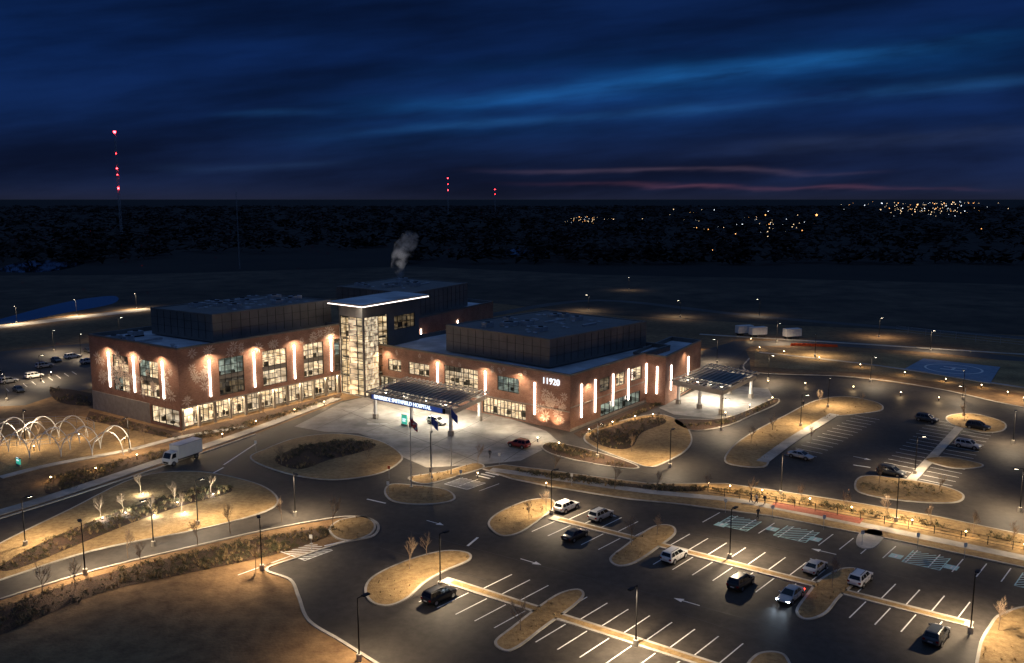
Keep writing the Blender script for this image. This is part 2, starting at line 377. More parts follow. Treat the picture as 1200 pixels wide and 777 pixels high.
band=[(562,549),(590,545),(640,551),(690,558),(760,567),(850,567),(920,577),(1000,589),(1100,606),(1200,627),(1420,672),(1420,712),(1200,666),(1050,634),(905,606),(800,592),(740,586),(700,580),(640,570),(600,562)]
ISL['band']=island('grass_verge',band,sm=False)
walk=GP((575,551),(640,560),(700,569),(760,577),(800,581),(860,587),(910,596),(1050,624),(1200,655),(1420,700))
ribbon('sidewalk',walk,2.0,.14,.03,'conc')
ribbon('paver_path',GP((905,592),(960,602),(1010,612)),2.6,.14,.045,'paver',sm=False)
for nm,pt in (('mulch_bed',[(213,506),(400,461),(398,467),(340,484),(260,506),(218,516)]),('mulch_bed',[(672,508),(762,471),(772,477),(700,503),(680,514)]),('mulch_bed',[(105,482),(213,508),(210,516),(100,492)])):
    flat(nm,pt,.05,'mulch')
flat('lawn',[(-300,560),(0,490),(100,488),(210,512),(150,527),(60,543),(0,558),(-300,640)],.03,'grass')
flat('lawn',[(885,408),(1060,415),(1300,430),(1300,475),(1100,448),(1000,436),(884,430)],.036,'grass')
# helipad
hp=GP((1060,433),(1082,421),(1172,431),(1160,450))
mb=MB(); mb.prism(ccw(hp),0,.25,'conc')
hc=sum(hp,Vector())/4; hu=(hp[1]-hp[0]).normalized(); hv=Vector((-hu.y,hu.x,0))
o=mb.obj('helipad')
o.data.materials[0]=mat('helipad_bluelit_concrete',(.20,.27,.36),(.28,.36,.46),.8,.4)  # bluish light on the pad is put into its base colour
mb=MB()
for i in range(32):
    a0=2*math.pi*i/32;a1=2*math.pi*(i+1)/32
    f=lambda a,r:hc+hu*math.cos(a)*r+hv*math.sin(a)*r+Vector((0,0,.27))
    mb.face([f(a0,7),f(a1,7),f(a1,7.6),f(a0,7.6)],'paint')
for sx,L,Wd in ((-2,6,.8),(2,6,.8)): mb.box(hc+hu*sx+Vector((0,0,.26)),hv,L,Wd,.02,'paint')
mb.box(hc+Vector((0,0,.258)),hu,3.1,.8,.02,'paint')
mb.obj('helipad_marking',o)

# ---------- parking medians and stalls ----------
ST=(V2(G(683,697))-V2(G(580,752))).normalized()
ROW=(V2(G(940,682))-V2(G(690,618))).normalized()
PER=Vector((-ROW.y,ROW.x,0))
PD=(ST*.75+PER*.25).normalized()
ribbon('parking_median',GP((520,680),(745,752),(900,802)),1.7,.0,.15,'conc',sm=False)
ribbon('parking_median_planting',GP((530,683),(745,752),(900,802)),.9,.15,.01,'grass',sm=False)
ribbon('parking_median',GP((646,607),(690,618),(940,682),(1140,733)),1.7,.0,.15,'conc',sm=False)
ribbon('parking_median_planting',GP((655,609),(690,618),(940,682),(1130,731)),.9,.15,.01,'grass',sm=False)
paint=MB()
def line(a,b,w=.15,k='paint',z=.035):
    a=V2(a);b=V2(b); t=(b-a).normalized(); n=Vector((-t.y,t.x,0))*w/2; zz=Vector((0,0,z))
    paint.face([a-n+zz,b-n+zz,b+n+zz,a+n+zz],k)
def stalls(a,b,d,side,off=1.0,L=5.4,wd=2.8,skip=()):
    a=V2(a);b=V2(b); t=(b-a).normalized(); n=int((b-a).length/wd)
    for i in range(n+1):
        if i in skip: continue
        p=a+t*wd*i; s=d*side
        line(p+s*off,p+s*(off+L))
    return n
stalls(G(560,693),G(900,802),PD,1); stalls(G(535,685),G(900,802),PD,-1)
stalls(G(662,611),G(1130,731),PD,1); stalls(G(655,609),G(1135,732),PD,-1)
stalls(G(845,600),G(1400,706),PD,-1,off=.4)
def hatch(a,W,L,k='paintb',st=.95):
    a=V2(a)-PD*.5; q=lambda x,y:a+ROW*x-PD*y
    line(q(0,0),q(0,L),.15,k,.039); line(q(W,0),q(W,L),.15,k,.039); line(q(0,L),q(W,L),.15,k,.041)
    c=st
    while c<W+L:
        x0=min(c,W); y0=c-x0; y1=min(c,L); x1=c-y1
        if (x0-x1)>.2: line(q(x0,y0),q(x1,y1),.2,k,.037)
        c+=st
for p in ((860,603),(925,615),(1072,644),(1200,670)): hatch(G(*p),4.6,5)
hatch(G(545,559),5,4.6,'paint'); hatch(G(365,634),5,4.6,'paint')
for p in ((318,660),(340,652),(560,562),(585,567)):
    line(G(*p),V2(G(*p))-PD*5)
R1a,R1b=G(915,532),G(1000,486); DR=(V2(G(1010,500))-V2(G(965,492))).normalized()
stalls(V2(R1a),V2(R1b),DR,1,off=.6)
R2a,R2b=G(1070,560),G(1128,498)
ribbon('parking_median',GP((1068,563),(1128,497)),1.6,0,.15,'conc',sm=False)
ribbon('sidewalk',GP((893,542),(930,515),(978,486)),2.2,.14,.03,'conc')
stalls(R2a,R2b,DR,1,off=1); stalls(R2a,R2b,DR,-1,off=1)
stalls(G(0,462),G(95,438),nn_ if False else (V2(G(40,470))-V2(G(20,452))).normalized(),-1,off=.5)
for a,b in (((300,520),(262,545)),((455,497),(430,497)),((415,632),(380,640)),((560,630),(548,640)),((430,585),(452,590)),((1000,545),(1020,548)),((640,560),(655,563)),((240,560),(262,548))):
    line(G(*a),G(*b),.35)
for i in range(6): line(V2(G(585,548))+PD*(-1.2*i),V2(G(585,548))+ROW*3-PD*1.2*i,.45)
def arrow(px,py,d):
    p=V2(G(px,py)); line(p,p+d*2.2,.18); n=Vector((-d.y,d.x,0)); z=Vector((0,0,.036)); paint.face([p+d*2.2-n*.5+z,p+d*3.4+z,p+d*2.2+n*.5+z],'paint')
for a in ((610,655,ROW),(820,710,-ROW),(500,610,ROW),(980,650,-ROW),(700,600,ROW),(1000,535,DR)): arrow(*a)
def bay(px,py):
    p=V2(G(px,py)); z=.034; q=[p+ROW*x+PD*y+Vector((0,0,z)) for x,y in ((-.8,-.8),(.8,-.8),(.8,.8),(-.8,.8))]; paint.face(q,'paintb')
    line(p-PD*.5,p+PD*.5,.25,'paint',.038)
for a in ((845,615),(905,620),(955,632),(1050,652),(1115,665)): bay(*a)
paint.obj('road_marking')
seam=MB(); M['seam']=mat('sealed_crack',(.015,.015,.015),None,.4)
def seamline(pts,k='seam',w_=.05,z_=.031):
    P=[V2(G(*p)) for p in pts]
    for a,b in zip(P[:-1],P[1:]):
        t=(b-a).normalized(); n=Vector((-t.y,t.x,0))*w_; z=Vector((0,0,z_)); seam.face([a-n+z,b-n+z,b+n+z,a+n+z],k)
for p in ([(470,620),(620,660),(800,705),(1000,760)],[(440,640),(570,680)],[(700,540),(900,590)],[(0,655),(200,600)],[(800,720),(940,765)],[(560,585),(900,640),(1200,710)]): seamline(p)
for p in ([(400,480),(560,541)],[(430,468),(620,530)],[(370,503),(450,466)],[(430,506),(520,473)],[(480,535),(575,487)],[(530,545),(610,505)],[(590,541),(635,512)]): seamline(p,'joint',.06,.040)
seam.obj('asphalt_seam')

# ---------- facade system ----------
INTK=['int1','int1','int2','int3']
def facade(parent,name,p0,p1,z0,z1,ops,k='brick',depth=.28,din=3.4):
    p0=V2(p0);p1=V2(p1); L=(p1-p0).length; t=(p1-p0)/L; nrm=Vector((t.y,-t.x,0))
    P=lambda u,z,d=0:p0+t*u+Vector((0,0,z))-nrm*d
    ops=[o for o in ops if o['u1']>o['u0']+.1]
    us=sorted(set([0,L]+[round(o['u0'],3) for o in ops]+[round(o['u1'],3) for o in ops])); us=[x for x in us if -1e-6<=x<=L+1e-6]
    zs=sorted(set([z0,z1]+[o['z0'] for o in ops]+[o['z1'] for o in ops]))
    mb=MB()
    for a,b in zip(us[:-1],us[1:]):
        for c,d in zip(zs[:-1],zs[1:]):
            um=(a+b)/2; zm=(c+d)/2
            if any(o['u0']<um<o['u1'] and o['z0']<zm<o['z1'] for o in ops): continue
            mb.face([P(a,c),P(b,c),P(b,d),P(a,d)],k,[(a,c),(b,c),(b,d),(a,d)])
    wall=mb
    fr=MB(); gl=MB(); it=MB()
    for o in ops:
        a,b,c,d=o['u0'],o['u1'],o['z0'],o['z1']
        rv='mull'
        for q in ([P(a,c),P(a,c,depth),P(a,d,depth),P(a,d)],[P(b,c,depth),P(b,c),P(b,d),P(b,d,depth)],[P(a,c,depth),P(a,c),P(b,c),P(b,c,depth)],[P(a,d),P(a,d,depth),P(b,d,depth),P(b,d)]): fr.face(q,rv)
        gl.face([P(a,c,depth*.8),P(b,c,depth*.8),P(b,d,depth*.8),P(a,d,depth*.8)],'glass')
        nc,nr=o.get('nc',2),o.get('nr',2); mw=o.get('mw',.11)
        for i in range(nc+1):
            uu=a+(b-a)*i/nc; uu=min(max(uu,a+mw/2),b-mw/2)
            c0=P(uu,c,depth*.55); fr.box(c0,t,mw,.14,d-c,'mull')
        hz=o.get('hz') or [c+(d-c)*i/nr for i in range(nr+1)]
        for i,zz in enumerate(hz):
            zz=min(max(zz,c+mw/2),d-mw/2); fr.box(P((a+b)/2,zz-mw/2,depth*.5),t,b-a,.12,mw,'mull')
        for (s0,s1) in o.get('span',[]):
            fr.box(P((a+b)/2,s0,depth*.6),t,b-a-.02,.1,s1-s0,'metal')
        fl=o.get('floors') or [c,d]
        for s0,s1 in zip(fl[:-1],fl[1:]):
            nroom=max(1,int((b-a)/o.get('room',4.5)))
            for j in range(nroom):
                ra=a+(b-a)*j/nroom; rb=a+(b-a)*(j+1)/nroom-.06
                kk=o.get('k') or random.choice(INTK)
                off=random.random()*9
                uvf=lambda x,y:(x+off,y+off)
                it.face([P(ra,s0+.05,din),P(rb,s0+.05,din),P(rb,s1-.1,din),P(ra,s1-.1,din)],kk,[uvf(ra,s0),uvf(rb,s0),uvf(rb,s1),uvf(ra,s1)])
                it.face([P(ra,s0+.05,depth+.05),P(rb,s0+.05,depth+.05),P(rb,s0+.05,din),P(ra,s0+.05,din)],kk,[uvf(ra,0),uvf(rb,0),uvf(rb,3),uvf(ra,3)])
                it.face([P(ra,s1-.1,din),P(rb,s1-.1,din),P(rb,s1-.1,depth+.05),P(ra,s1-.1,depth+.05)],'sof')
                if kk in('int1','int4'):
                    for q in (.25,.5,.75):
                        cc=ra+(rb-ra)*q; it.box(P(cc,s1-.22,din*.55),t,.35,1.6,.06,'intceil')
                if kk=='int4':
                    it.box(P((ra+rb)/2,s1-.55,depth+.45),t,rb-ra,.25,.6,'slab')
                    for q in (.3,.72): it.cyl(P(ra+(rb-ra)*q,s0+.05,1.9),.25,.25,s1-s0-.2,'sof',10)
                it.face([P(ra,s0,depth+.05),P(ra,s0,din),P(ra,s1-.1,din),P(ra,s1-.1,depth+.05)],kk)
                it.face([P(rb,s0,depth+.05),P(rb,s0,din),P(rb,s1-.1,din),P(rb,s1-.1,depth+.05)],kk)
                if rb-ra>1.5:
                    for _ in range(2):
                        q=random.uniform(ra+.5,rb-.5); it.box(P(q,s0+.06,random.uniform(.9,2.2)),t,random.uniform(.5,1.2),.5,random.uniform(.6,1.5),'mull')
                if o.get('blind',1) and random.random()<.35:
                    bh=(s1-s0)*random.uniform(.2,.5); it.box(P((ra+rb)/2,s1-.15-bh,depth+.12),t,(rb-ra)*.95,.03,bh,'sof')
    wall.obj(name+'_wall',parent)
    if ops: fr.obj(name+'_frames',parent); gl.obj(name+'_glazing',parent); it.obj(name+'_rooms',parent)
    return P,L,t,nrm
def roofcap(parent,pts,z1,par=.9,k='metal',rk='roof'):
    P=ccw([V2(p) for p in pts]); Q=inset(P,.45); O=inset(P,-.06); mb=MB(); n=len(P)
    zz=lambda p,z:Vector((p.x,p.y,z))
    for i in range(n):
        j=(i+1)%n
        mb.face([zz(O[i],z1+.12),zz(O[j],z1+.12),zz(Q[j],z1+.12),zz(Q[i],z1+.12)],k)
        mb.face([zz(O[i],z1-.25),zz(O[j],z1-.25),zz(O[j],z1+.12),zz(O[i],z1+.12)],k)
        mb.face([zz(Q[j],z1-par),zz(Q[i],z1-par),zz(Q[i],z1+.12),zz(Q[j],z1+.12)],k)
    mb.face([zz(q,z1-par) for q in Q],rk)
    mb.obj('roof',parent)
def strips(parent,P,us,z0,z1,w=.24,k='strip'):
    mb=MB()
    for u_ in us:
        c=P(u_,z0,-.14); a=P(0,0);b=P(1,0); mb.box(c,b-a,w,.22,z1-z0,k)
        mb.box(P(u_,z0-.12,-.12),b-a,w+.1,.2,.1,'mull')
    mb.obj('light_strips',parent)
def op(p0,p1,a,b,z0,z1,**k):
    L=(V2(p1)-V2(p0)).length
    u0=max(U(p0,p1,a,(z0+z1)/2),.02); u1=min(U(p0,p1,b,(z0+z1)/2),L-.02)
    return dict(u0=round(u0,3),u1=round(u1,3),z0=z0,z1=z1,**k)
def flower(mb,P,u_,z,r,n=9,L=None):
    for i in range(n):
        a=2*math.pi*i/n+random.random()*.2; rr_=r*random.uniform(.75,1.1)
        d=Vector((math.cos(a),math.sin(a))); s_=Vector((-d.y,d.x))*r*.12
        q=[(d*r*.12),(d*rr_*.55+s_),(d*rr_),(d*rr_*.55-s_)]
        if any((L is not None and not .1<u_+x.x<L-.1) for x in q): continue
        mb.face([P(u_+x.x,z+x.y,-.02-.004*(i%3)) for x in q],'leafart')

hosp=empty('hospital_building')
A0,A1,A2=[V2(G(*p)) for p in ((110,479),(213,505),(400,460))]
A3=A0+A2-A1; ZA=17.4
ops=[]
for a,b,kk in ((133,151,'int1'),(164,186,'int2')):
    ops.append(op(A0,A1,a,b,5.8,13.8,nc=3,hz=[5.8,7.2,9.2,10.2,12,13.8],span=[(9.25,10.15)],floors=[5.8,9.7,13.8],room=3))
ops.append(op(A0,A1,178,210,.6,4.2,nc=4,nr=1,k='int1',room=4))
PA,LA,tA,nA=facade(hosp,'wing_side',A0,A1,0,ZA,ops)
strips(hosp,PA,[U(A0,A1,x,9) for x in (129,158,192)],6.2,14.2)
mb=MB(); u_end=U(A0,A1,176,2); mb.box(PA(u_end/2,0,-.06),tA,u_end,.1,4.4,'stone')
for i in range(34):
    u_=random.uniform(2,LA-2); z_=random.uniform(6,16)
    flower(mb,PA,u_,z_,random.uniform(.8,1.9),L=LA)
mb.obj('leaf_relief',hosp)
ops=[]
for a,b in ((257,286),(308,336),(356,379)):
    ops.append(op(A1,A2,a,b,5.7,13.8,nc=4,hz=[5.7,7.2,9.2,10.2,12.2,13.8],span=[(9.25,10.15)],floors=[5.7,9.7,13.8],room=4))
ops.append(op(A1,A2,392,401,5.7,13.8,nc=1,nr=4,floors=[5.7,9.7,13.8]))
PB,LB,tB,nB=facade(hosp,'wing_front',A1,A2,4.8,ZA,ops)
strips(hosp,PB,[U(A1,A2,x,9) for x in (246,298,345,388)],6.0,14.0)
mb=MB()
for i in range(34):
    u_=random.uniform(1.5,LB-2)
    z_=random.uniform(14.6,16.2) if i%3 else random.uniform(6,15)
    if i%3==0: u_=random.uniform(1.5,7.5)
    flower(mb,PB,u_,z_,random.uniform(.7,1.5),L=LB)
mb.box(PB(LB/2,4.62,-.05),tB,LB+.1,.2,.22,'stone')
mb.obj('leaf_relief',hosp)
r=1.6
g0=A1-nB*r+tB*1.2; g1=A2-nB*r
facade(hosp,'ground_floor',g0,g1,0,4.8,[dict(u0=.3,u1=round((g1-g0).length-.3,3),z0=.35,z1=4.3,nc=34,nr=2,k='int1',room=3.2,blind=0,hz=[.35,3.1,4.3],floors=[.35,4.3])],'stone',din=4.5)
mb=MB(); q=[A1,A2,g1,g0-tB*1.2]; mb.face([Vector((p.x,p.y,4.8)) for p in q],'sof')
for i in range(12):
    c=PB(.6+i*(LB-1.2)/11,0,.45); mb.box(c,tB,.55,.55,4.8,'stone')
    mb.box(c+tB*1.8-nB*.35+Vector((0,0,4.70)),tB,.5,.2,.06,'lensw')
mb.obj('colonnade',hosp)
for i in range(5): light('AREA','soffit_light',PB(3+i*(LB-6)/4,4.6,.3),800,(1,.80,.52),hosp,sx=5,sy=.6,direction=nB*.45+Vector((0,0,-1)))
facade(hosp,'wing_rear',A2,A3,0,ZA,[]); facade(hosp,'wing_rear2',A3,A0,0,ZA,[dict(u0=6.+i*7,u1=10.+i*7,z0=6.,z1=13.,nc=2,nr=4,k='int3') for i in range(4)])
roofcap(hosp,[A0,A1,A2,A3],ZA)
def pent(ref,zb,zt,name,extra=0):
    a,b,c=[V2(G(*p,zb)) for p in ref]; d=a+c-b
    mb=MB(); Q=ccw([a,b,c,d]); n=4
    mb.prism(Q,zb-.6,zt,'metal','metal')
    for i in range(4):
        p,q=Q[i],Q[(i+1)%4]; L=(q-p).length; t=(q-p)/L; nn2=Vector((t.y,-t.x,0))
        m_=int(L/2.4)
        for j in range(1,m_): mb.box(p+t*(L*j/m_)+nn2*.02+Vector((0,0,zb)),t,.06,.08,zt-zb-.05,'dark')
        for zz_ in (zb+(zt-zb)*.33,zb+(zt-zb)*.66): mb.box(p+t*L/2+nn2*.015+Vector((0,0,zz_)),t,L-.05,.05,.05,'dark')
    mb.obj(name,hosp); roofcap(hosp,Q,zt+.05,.5)
    return a,b,c,d
pA=pent(((178,388),(250,398),(388,377)),ZA,22.8,'penthouse')
T0,T1,T2=[V2(G(*p)) for p in ((400,460),(427,466),(492,446))]
T3=T0+T2-T1; ZT=22.4
fl=[.3,5,9.6,14.2,19.6]
L01=(T1-T0).length
facade(hosp,'atrium_left',T0,T1,0,ZT,[dict(u0=.3,u1=round(L01-.15,3),z0=.3,z1=19.6,nc=4,nr=9,k='int4',floors=fl,room=9,blind=0,mw=.14)],'metal2',din=5)
facade(hosp,'atrium_right',T1,T2,0,ZT,[op(T1,T2,428,455,.3,19.6,nc=5,nr=9,k='int4',floors=fl,room=9,blind=0,mw=.14),op(T1,T2,462,486,15,18.6,nc=5,nr=2,k='int3')],'metal',din=5)
facade(hosp,'atrium_back',T2,T3,0,ZT,[],'metal2'); facade(hosp,'atrium_back2',T3,T0,0,ZT,[],'metal2')
Q=inset(ccw([T0,T1,T2,T3]),-2.0); mb=MB(); mb.prism(Q,ZT,ZT+.7,'metal2','roof')
Q2=inset(Q,-.05)
for i in range(4):
    a,b=Q2[i],Q2[(i+1)%4]; mb.box((a+b)/2+Vector((0,0,ZT+.12)),b-a,(b-a).length,.08,.16,'stripw')
mb.obj('tower_roof',hosp)
light('AREA','tower_soffit_light',T1+Vector((-.5,-1.2,ZT-.1)),260,(1,.9,.75),hosp,sx=3,sy=3,direction=(0,.2,-1))
B1=V2(G(440,457)); BC=V2(G(668,506)); B2=V2(G(764,468)); ZB=12.0
vr=(B2-BC).normalized(); Bb=B1+vr*46; Br=BC+vr*max(46,(B2-BC).length)
ops=[op(B1,BC,455,470,5.9,8.8,nc=3,nr=2),op(B1,BC,479,503,5.9,8.9,nc=4,nr=2,k='int1'),
     op(B1,BC,521,560,4.2,9.6,nc=7,nr=5,k='int1',floors=[4.2,5.4,9.6]),op(B1,BC,583,608,6.0,9.3,nc=4,nr=2,k='int2'),
     op(B1,BC,566,616,.3,3.9,nc=12,nr=2,k='int1',room=4,blind=0),op(B1,BC,446,512,.3,3.9,nc=14,nr=2,k='int1',room=5,blind=0)]
PC,LC,tC,nC=facade(hosp,'main_front',B1,BC,0,ZB,ops)
strips(hosp,PC,[U(B1,BC,x,7) for x in (513,569)],4.6,9.8)
strips(hosp,PC,[U(B1,BC,627,5)],2.2,9.2)
mb=MB()
for i in range(20): flower(mb,PC,random.uniform(U(B1,BC,632,6),LC-1.5),random.uniform(2.0,7.9),random.uniform(.8,1.7),L=LC)
for i in range(14): flower(mb,PC,random.uniform(3,LC-11),random.uniform(10.1,11),random.uniform(.5,.9))
mb.box(PC(LC/2,4.4-.35,-.05),tC,LC-.1,.1,.2,'stone'); mb.obj('leaf_relief',hosp)
def text(parent,body,P,u_,z,size,t,k='text',d=-.25):
    cu_=bpy.data.curves.new(body,'FONT'); cu_.body=body; cu_.size=size; cu_.extrude=.06; cu_.materials.append(M[k])
    o=add(cu_,'sign_letters',parent); o.location=P(u_,z,d); o.rotation_euler=(math.pi/2,0,math.atan2(t.y,t.x)); return o
text(hosp,'11920',PC,U(B1,BC,636,10),9.4,1.9,tC)
ops=[op(BC,Br,703,714,6.2,9.2,nc=2,nr=2),op(BC,Br,722,732,6.2,9.2,nc=2,nr=2,k='int1'),op(BC,Br,740,752,6.2,9.2,nc=2,nr=2,k='int1'),
     op(BC,Br,704,750,.6,3.4,nc=9,nr=1,k='int2')]
PD_,LD,tD,nD=facade(hosp,'main_side',BC,Br,0,ZB,ops)
strips(hosp,PD_,[U(BC,Br,x,6) for x in (681,697,718,736,757)],2.2,9.4)
mb=MB(); mb.box(PD_(LD/2,5.0,-.05),tD,LD-.1,.1,.2,'stone'); mb.box(PD_(LD/2,0,-.05),tD,LD-.1,.1,.55,'stone'); mb.obj('stone_band',hosp)
facade(hosp,'main_rear',Br,Bb,0,ZB,[]); facade(hosp,'main_rear2',Bb,B1,0,ZB,[])
roofcap(hosp,[B1,BC,Br,Bb],ZB)
pB=pent(((523,408),(644,428),(757,403)),ZB,17.6,'penthouse')
D1=V2(G(779,475)); D2=V2(G(820,450)); D0=D1-tC*9; D3=D0+(D2-D1)
PE,LE,tE,nE=facade(hosp,'emergency_side',D0,D1,0,11.6,[]); strips(hosp,PE,[LE-2.2],2.5,9)
PF,LF,tF,nF=facade(hosp,'emergency_front',D1,D2,0,11.6,[op(D1,D2,797,812,.3,3.6,nc=5,nr=1,k='int1',blind=0)]); strips(hosp,PF,[U(D1,D2,x,6) for x in (786,806)],3,9)
facade(hosp,'emergency_rear',D2,D3,0,11.6,[]); facade(hosp,'emergency_rear2',D3,D0,0,11.6,[]); roofcap(hosp,[D0,D1,D2,D3],11.6)
E1=V2(G(478,446)); E2=V2(G(578,413)); E0=E1-tC*28; E3=E0+E2-E1
ops=[op(E1,E2,a,b,8.6,11.4,nc=3,nr=2,k='int1') for a,b in ((497,506),(510,518),(522,531))]
PEe,LEe,_,nEe=facade(hosp,'rear_front',E1,E2,0,16.2,ops); facade(hosp,'rear_l',E0,E1,0,16.2,[]); facade(hosp,'rear_r',E2,E3,0,16.2,[]); facade(hosp,'rear_b',E3,E0,0,16.2,[])
strips(hosp,PEe,[U(E1,E2,x,11) for x in (493,536)],8,13)
roofcap(hosp,[E0,E1,E2,E3],16.2)
pE=pent(((395,361),(482,371),(548,356)),16.2,22.5,'penthouse')
def rooftop(corners,z,n,rng):
    a,b,c,d=corners; mb=MB()
    for i in range(n):
        s_,t_=rng.uniform(.12,.88),rng.uniform(.12,.88); p=b+(a-b)*s_+(c-b)*t_
        ty=rng.random(); ux=(c-b).normalized()
        if ty<.3:
            L,W_,h=rng.uniform(2,4),rng.uniform(1.5,2.2),rng.uniform(.7,1.3)
            mb.box(p+Vector((0,0,z)),ux,L,W_,.3,'dark'); mb.box(p+Vector((0,0,z+.3)),ux,L*.96,W_*.96,h,'gal'); mb.cyl(p+Vector((0,0,z+.3+h)),.6,.6,.2,'dark',12)
        elif ty<.7:
            mb.cyl(p+Vector((0,0,z)),.35,.3,.5,'gal',10); mb.cyl(p+Vector((0,0,z+.5)),.55,.45,.25,'gal',10)
        else:
            mb.box(p+Vector((0,0,z)),ux,1.6,1.6,.35,'dark'); mb.box(p+Vector((0,0,z+.35)),ux,1.3,1.3,.12,'gal')
    for i in range(max(1,n//8)):
        p=b+(a-b)*rng.uniform(.2,.8)+(c-b)*rng.uniform(.3,.7); mb.box(p+Vector((0,0,z+.3)),(c-b),rng.uniform(5,11),.7,.5,'gal')
    mb.obj('rooftop_units',hosp)
rg=random.Random(11)
rooftop(pA,22.35,40,rg); rooftop(pB,17.2,34,rg); rooftop(pE,22.05,18,rg)
rooftop((A0,A1,A1+(A2-A1)*.2,A3),ZA-.9,8,rg)
rooftop((Bb,Bb+(B1-Bb)*.25,BC+vr*36+(B1-BC)*.75,Bb),ZB-.9,7,rg)
def canopy(pts,zb,zt,name='canopy',pw=1500):
    a,b,c=[V2(G(*p)) for p in pts]; mb=MB()
    ux=(b-a).normalized(); uy=(c-b).normalized(); L=(b-a).length; W_=(c-b).length
    q=lambda s_,t_: a+(b-a)*s_+(c-b)*t_
    deck=[q(.04,.22),q(.96,.22),q(.96,.82),q(.04,.82)]
    mb.prism(ccw(deck),zt-.45,zt-.25,'sof','metal')
    n=int(L/1.3)
    for i in range(n+1):
        mb.box(q(i/n,.5)+Vector((0,0,zt-.24)),uy,W_+2.2,.28,.2,'metal2')
    for t_ in (-.05,.15,.5,.85,1.05):
        mb.box(q(.5,t_)+Vector((0,0,zt-.62)),ux,L+1.6,.25,.37,'metal2')
    for s_ in (0,1):
        mb.box(q(.5,s_)+Vector((0,0,zb+.05)),ux,L+.6,.35,.9,'metal2')
        mb.box(q(s_,.5)+Vector((0,0,zb+.06)),uy,W_-.4,.35,.88,'metal2')
    for s_ in (.04,.5,.96):
        for t_ in (.06,.94):
            p=q(s_,t_)
            mb.box(p,ux,1.0,.8,1.1,'stone'); mb.box(p+Vector((0,0,1.1)),ux,.6,.5,zt-1.75,'white')
    for i in range(4):
        for j in range(3): mb.box(q((i+.5)/4,(j+.5)/3)+Vector((0,0,zt-.75)),ux,.9,.3,.08,'lens')
    mb.obj(name,hosp)
    for i in range(3): light('AREA','canopy_light',q((i+.5)/3,.5)+Vector((0,0,zt-.9)),pw,(1,.91,.76),hosp,sx=2.5,sy=2.5,direction=(0,0,-1))
    for s_ in (.2,.8): light('POINT','canopy_uplight',q(s_,.5)+Vector((0,0,zt-2.3)),160,(1,.85,.65),hosp,radius=.3)
    return a,b,c,ux
ca,cb,cc,cu=canopy(((434,491),(530,513),(568,493)),4.7,6.6)
Pc=lambda u_,z,d=0: ca+cu*u_+Vector((0,0,z))-Vector((cu.y,-cu.x,0))*d
mb=MB(); Lc=(cb-ca).length; mb.box(Pc(Lc*.48,4.75,-.38),cu,Lc*.9,.25,1.35,'dark'); mb.box(Pc(Lc*.48,4.85,-.53),cu,Lc*.86,.06,1.15,'blue'); mb.obj('sign_band',hosp)
t_=text(hosp,'RIVERSIDE SMITHFIELD HOSPITAL',Pc,Lc*.085,5.1,1.0,cu,d=-.66); t_.data.size=Lc*.80/17.0
ea,eb,ec,eu=canopy(((790,474),(845,487),(884,466)),4.6,6.4,'emergency_canopy',1300)
def lit_sign(px,py,h=2.6,w_=2.2,k='teal'):
    e=empty('lit_direction_sign',G(px,py)); mb=MB()
    mb.box((0,0,0),cu,w_+.3,.4,.4,'stone'); mb.box((0,0,.4),cu,w_,.25,h,k); mb.box((0,0,.4+h),cu,w_+.1,.3,.12,'dark')
    fo=Vector((cu.y,-cu.x,0))
    mb.box(Vector((0,0,1.0))+fo*.13,cu,w_*.6,.02,.2,'text'); mb.box(Vector((0,0,1.4))+fo*.13,cu,w_*.7,.02,.2,'text')
    mb.obj('sign_body',e)
lit_sign(474,499,2.0,1.5); lit_sign(22,546,1.0,1.4)

# ---------- street lamps ----------
def lampmesh(h):
    mb=MB(); mb.cyl((0,0,0),.3,.3,.75,'conc',12); mb.cyl((0,0,.75),.09,.06,h-.75,'dark',8)
    mb.box((.55,0,h-.08),(1,0),1.0,.08,.08,'dark'); mb.box((1.1,0,h-.12),(1,0),.85,.42,.14,'dark')
    mb.box((1.1,0,h-.15),(1,0),.6,.3,.028,'lens'); return mb.mesh('lamp_post')
LM=lampmesh(7.0); LMs=lampmesh(5.0)
KP=2.8
def lamp(px,py,power=3000,ang=None,short=False,col=(1,.77,.50)):
    p=G(px,py); ang=random.uniform(0,6.28) if ang is None else ang
    e=empty('street_lamp',p,ang); add(LMs if short else LM,'lamp_post',e)
    h=5.0 if short else 7.0
    if power: light('SPOT','lamp_light',(1.1,0,h-.2),power*KP,col,e,radius=.2,size=160,blend=.75)
rowA=math.atan2(PD.y,PD.x)
for px,py,pw,an in ((100,673,3200,2.2),(307,668,3000,2.0),(421,774,2000,rowA),(516,688,3800,rowA),(745,757,3800,rowA+3.14),(1137,742,3800,rowA),(346,605,3000,-1),
    (646,603,3600,rowA),(855,655,4000,rowA),(1050,612,3600,rowA),(915,580,2800,-1.5),(1072,556,3200,0),(938,500,2800,0),(1129,488,2800,3),(970,478,2400,1),(1195,600,3200,3),
    (505,552,2600,1.5),(700,537,2800,-1),(232,616,2400,1),(30,640,2400,1),(180,640,1400,4),(785,548,2600,1),(1245,640,3000,3),(845,505,2600,0)):
    lamp(px,py,pw,an)
for px,py,pw in ((48,447,3200),(8,470,3200),(95,418,2600),(-60,440,3000),(152,530,2000),(63,412,2400),(30,520,2400),(910,402,2800),(1030,395,1200),(690,364,1400),(797,372,1400),(737,340,500),(890,370,1000),(1020,448,2600),(1128,468,2600),(1200,470,2400),(900,446,2400),(840,425,2400),(955,418,2000),(1090,412,2000),(520,346,0),(1187,520,2600),(140,395,1600)):
    lamp(px,py,pw)
for px,py in ((20,379),(90,370),(160,362)): lamp(px,py,3400,4.7)
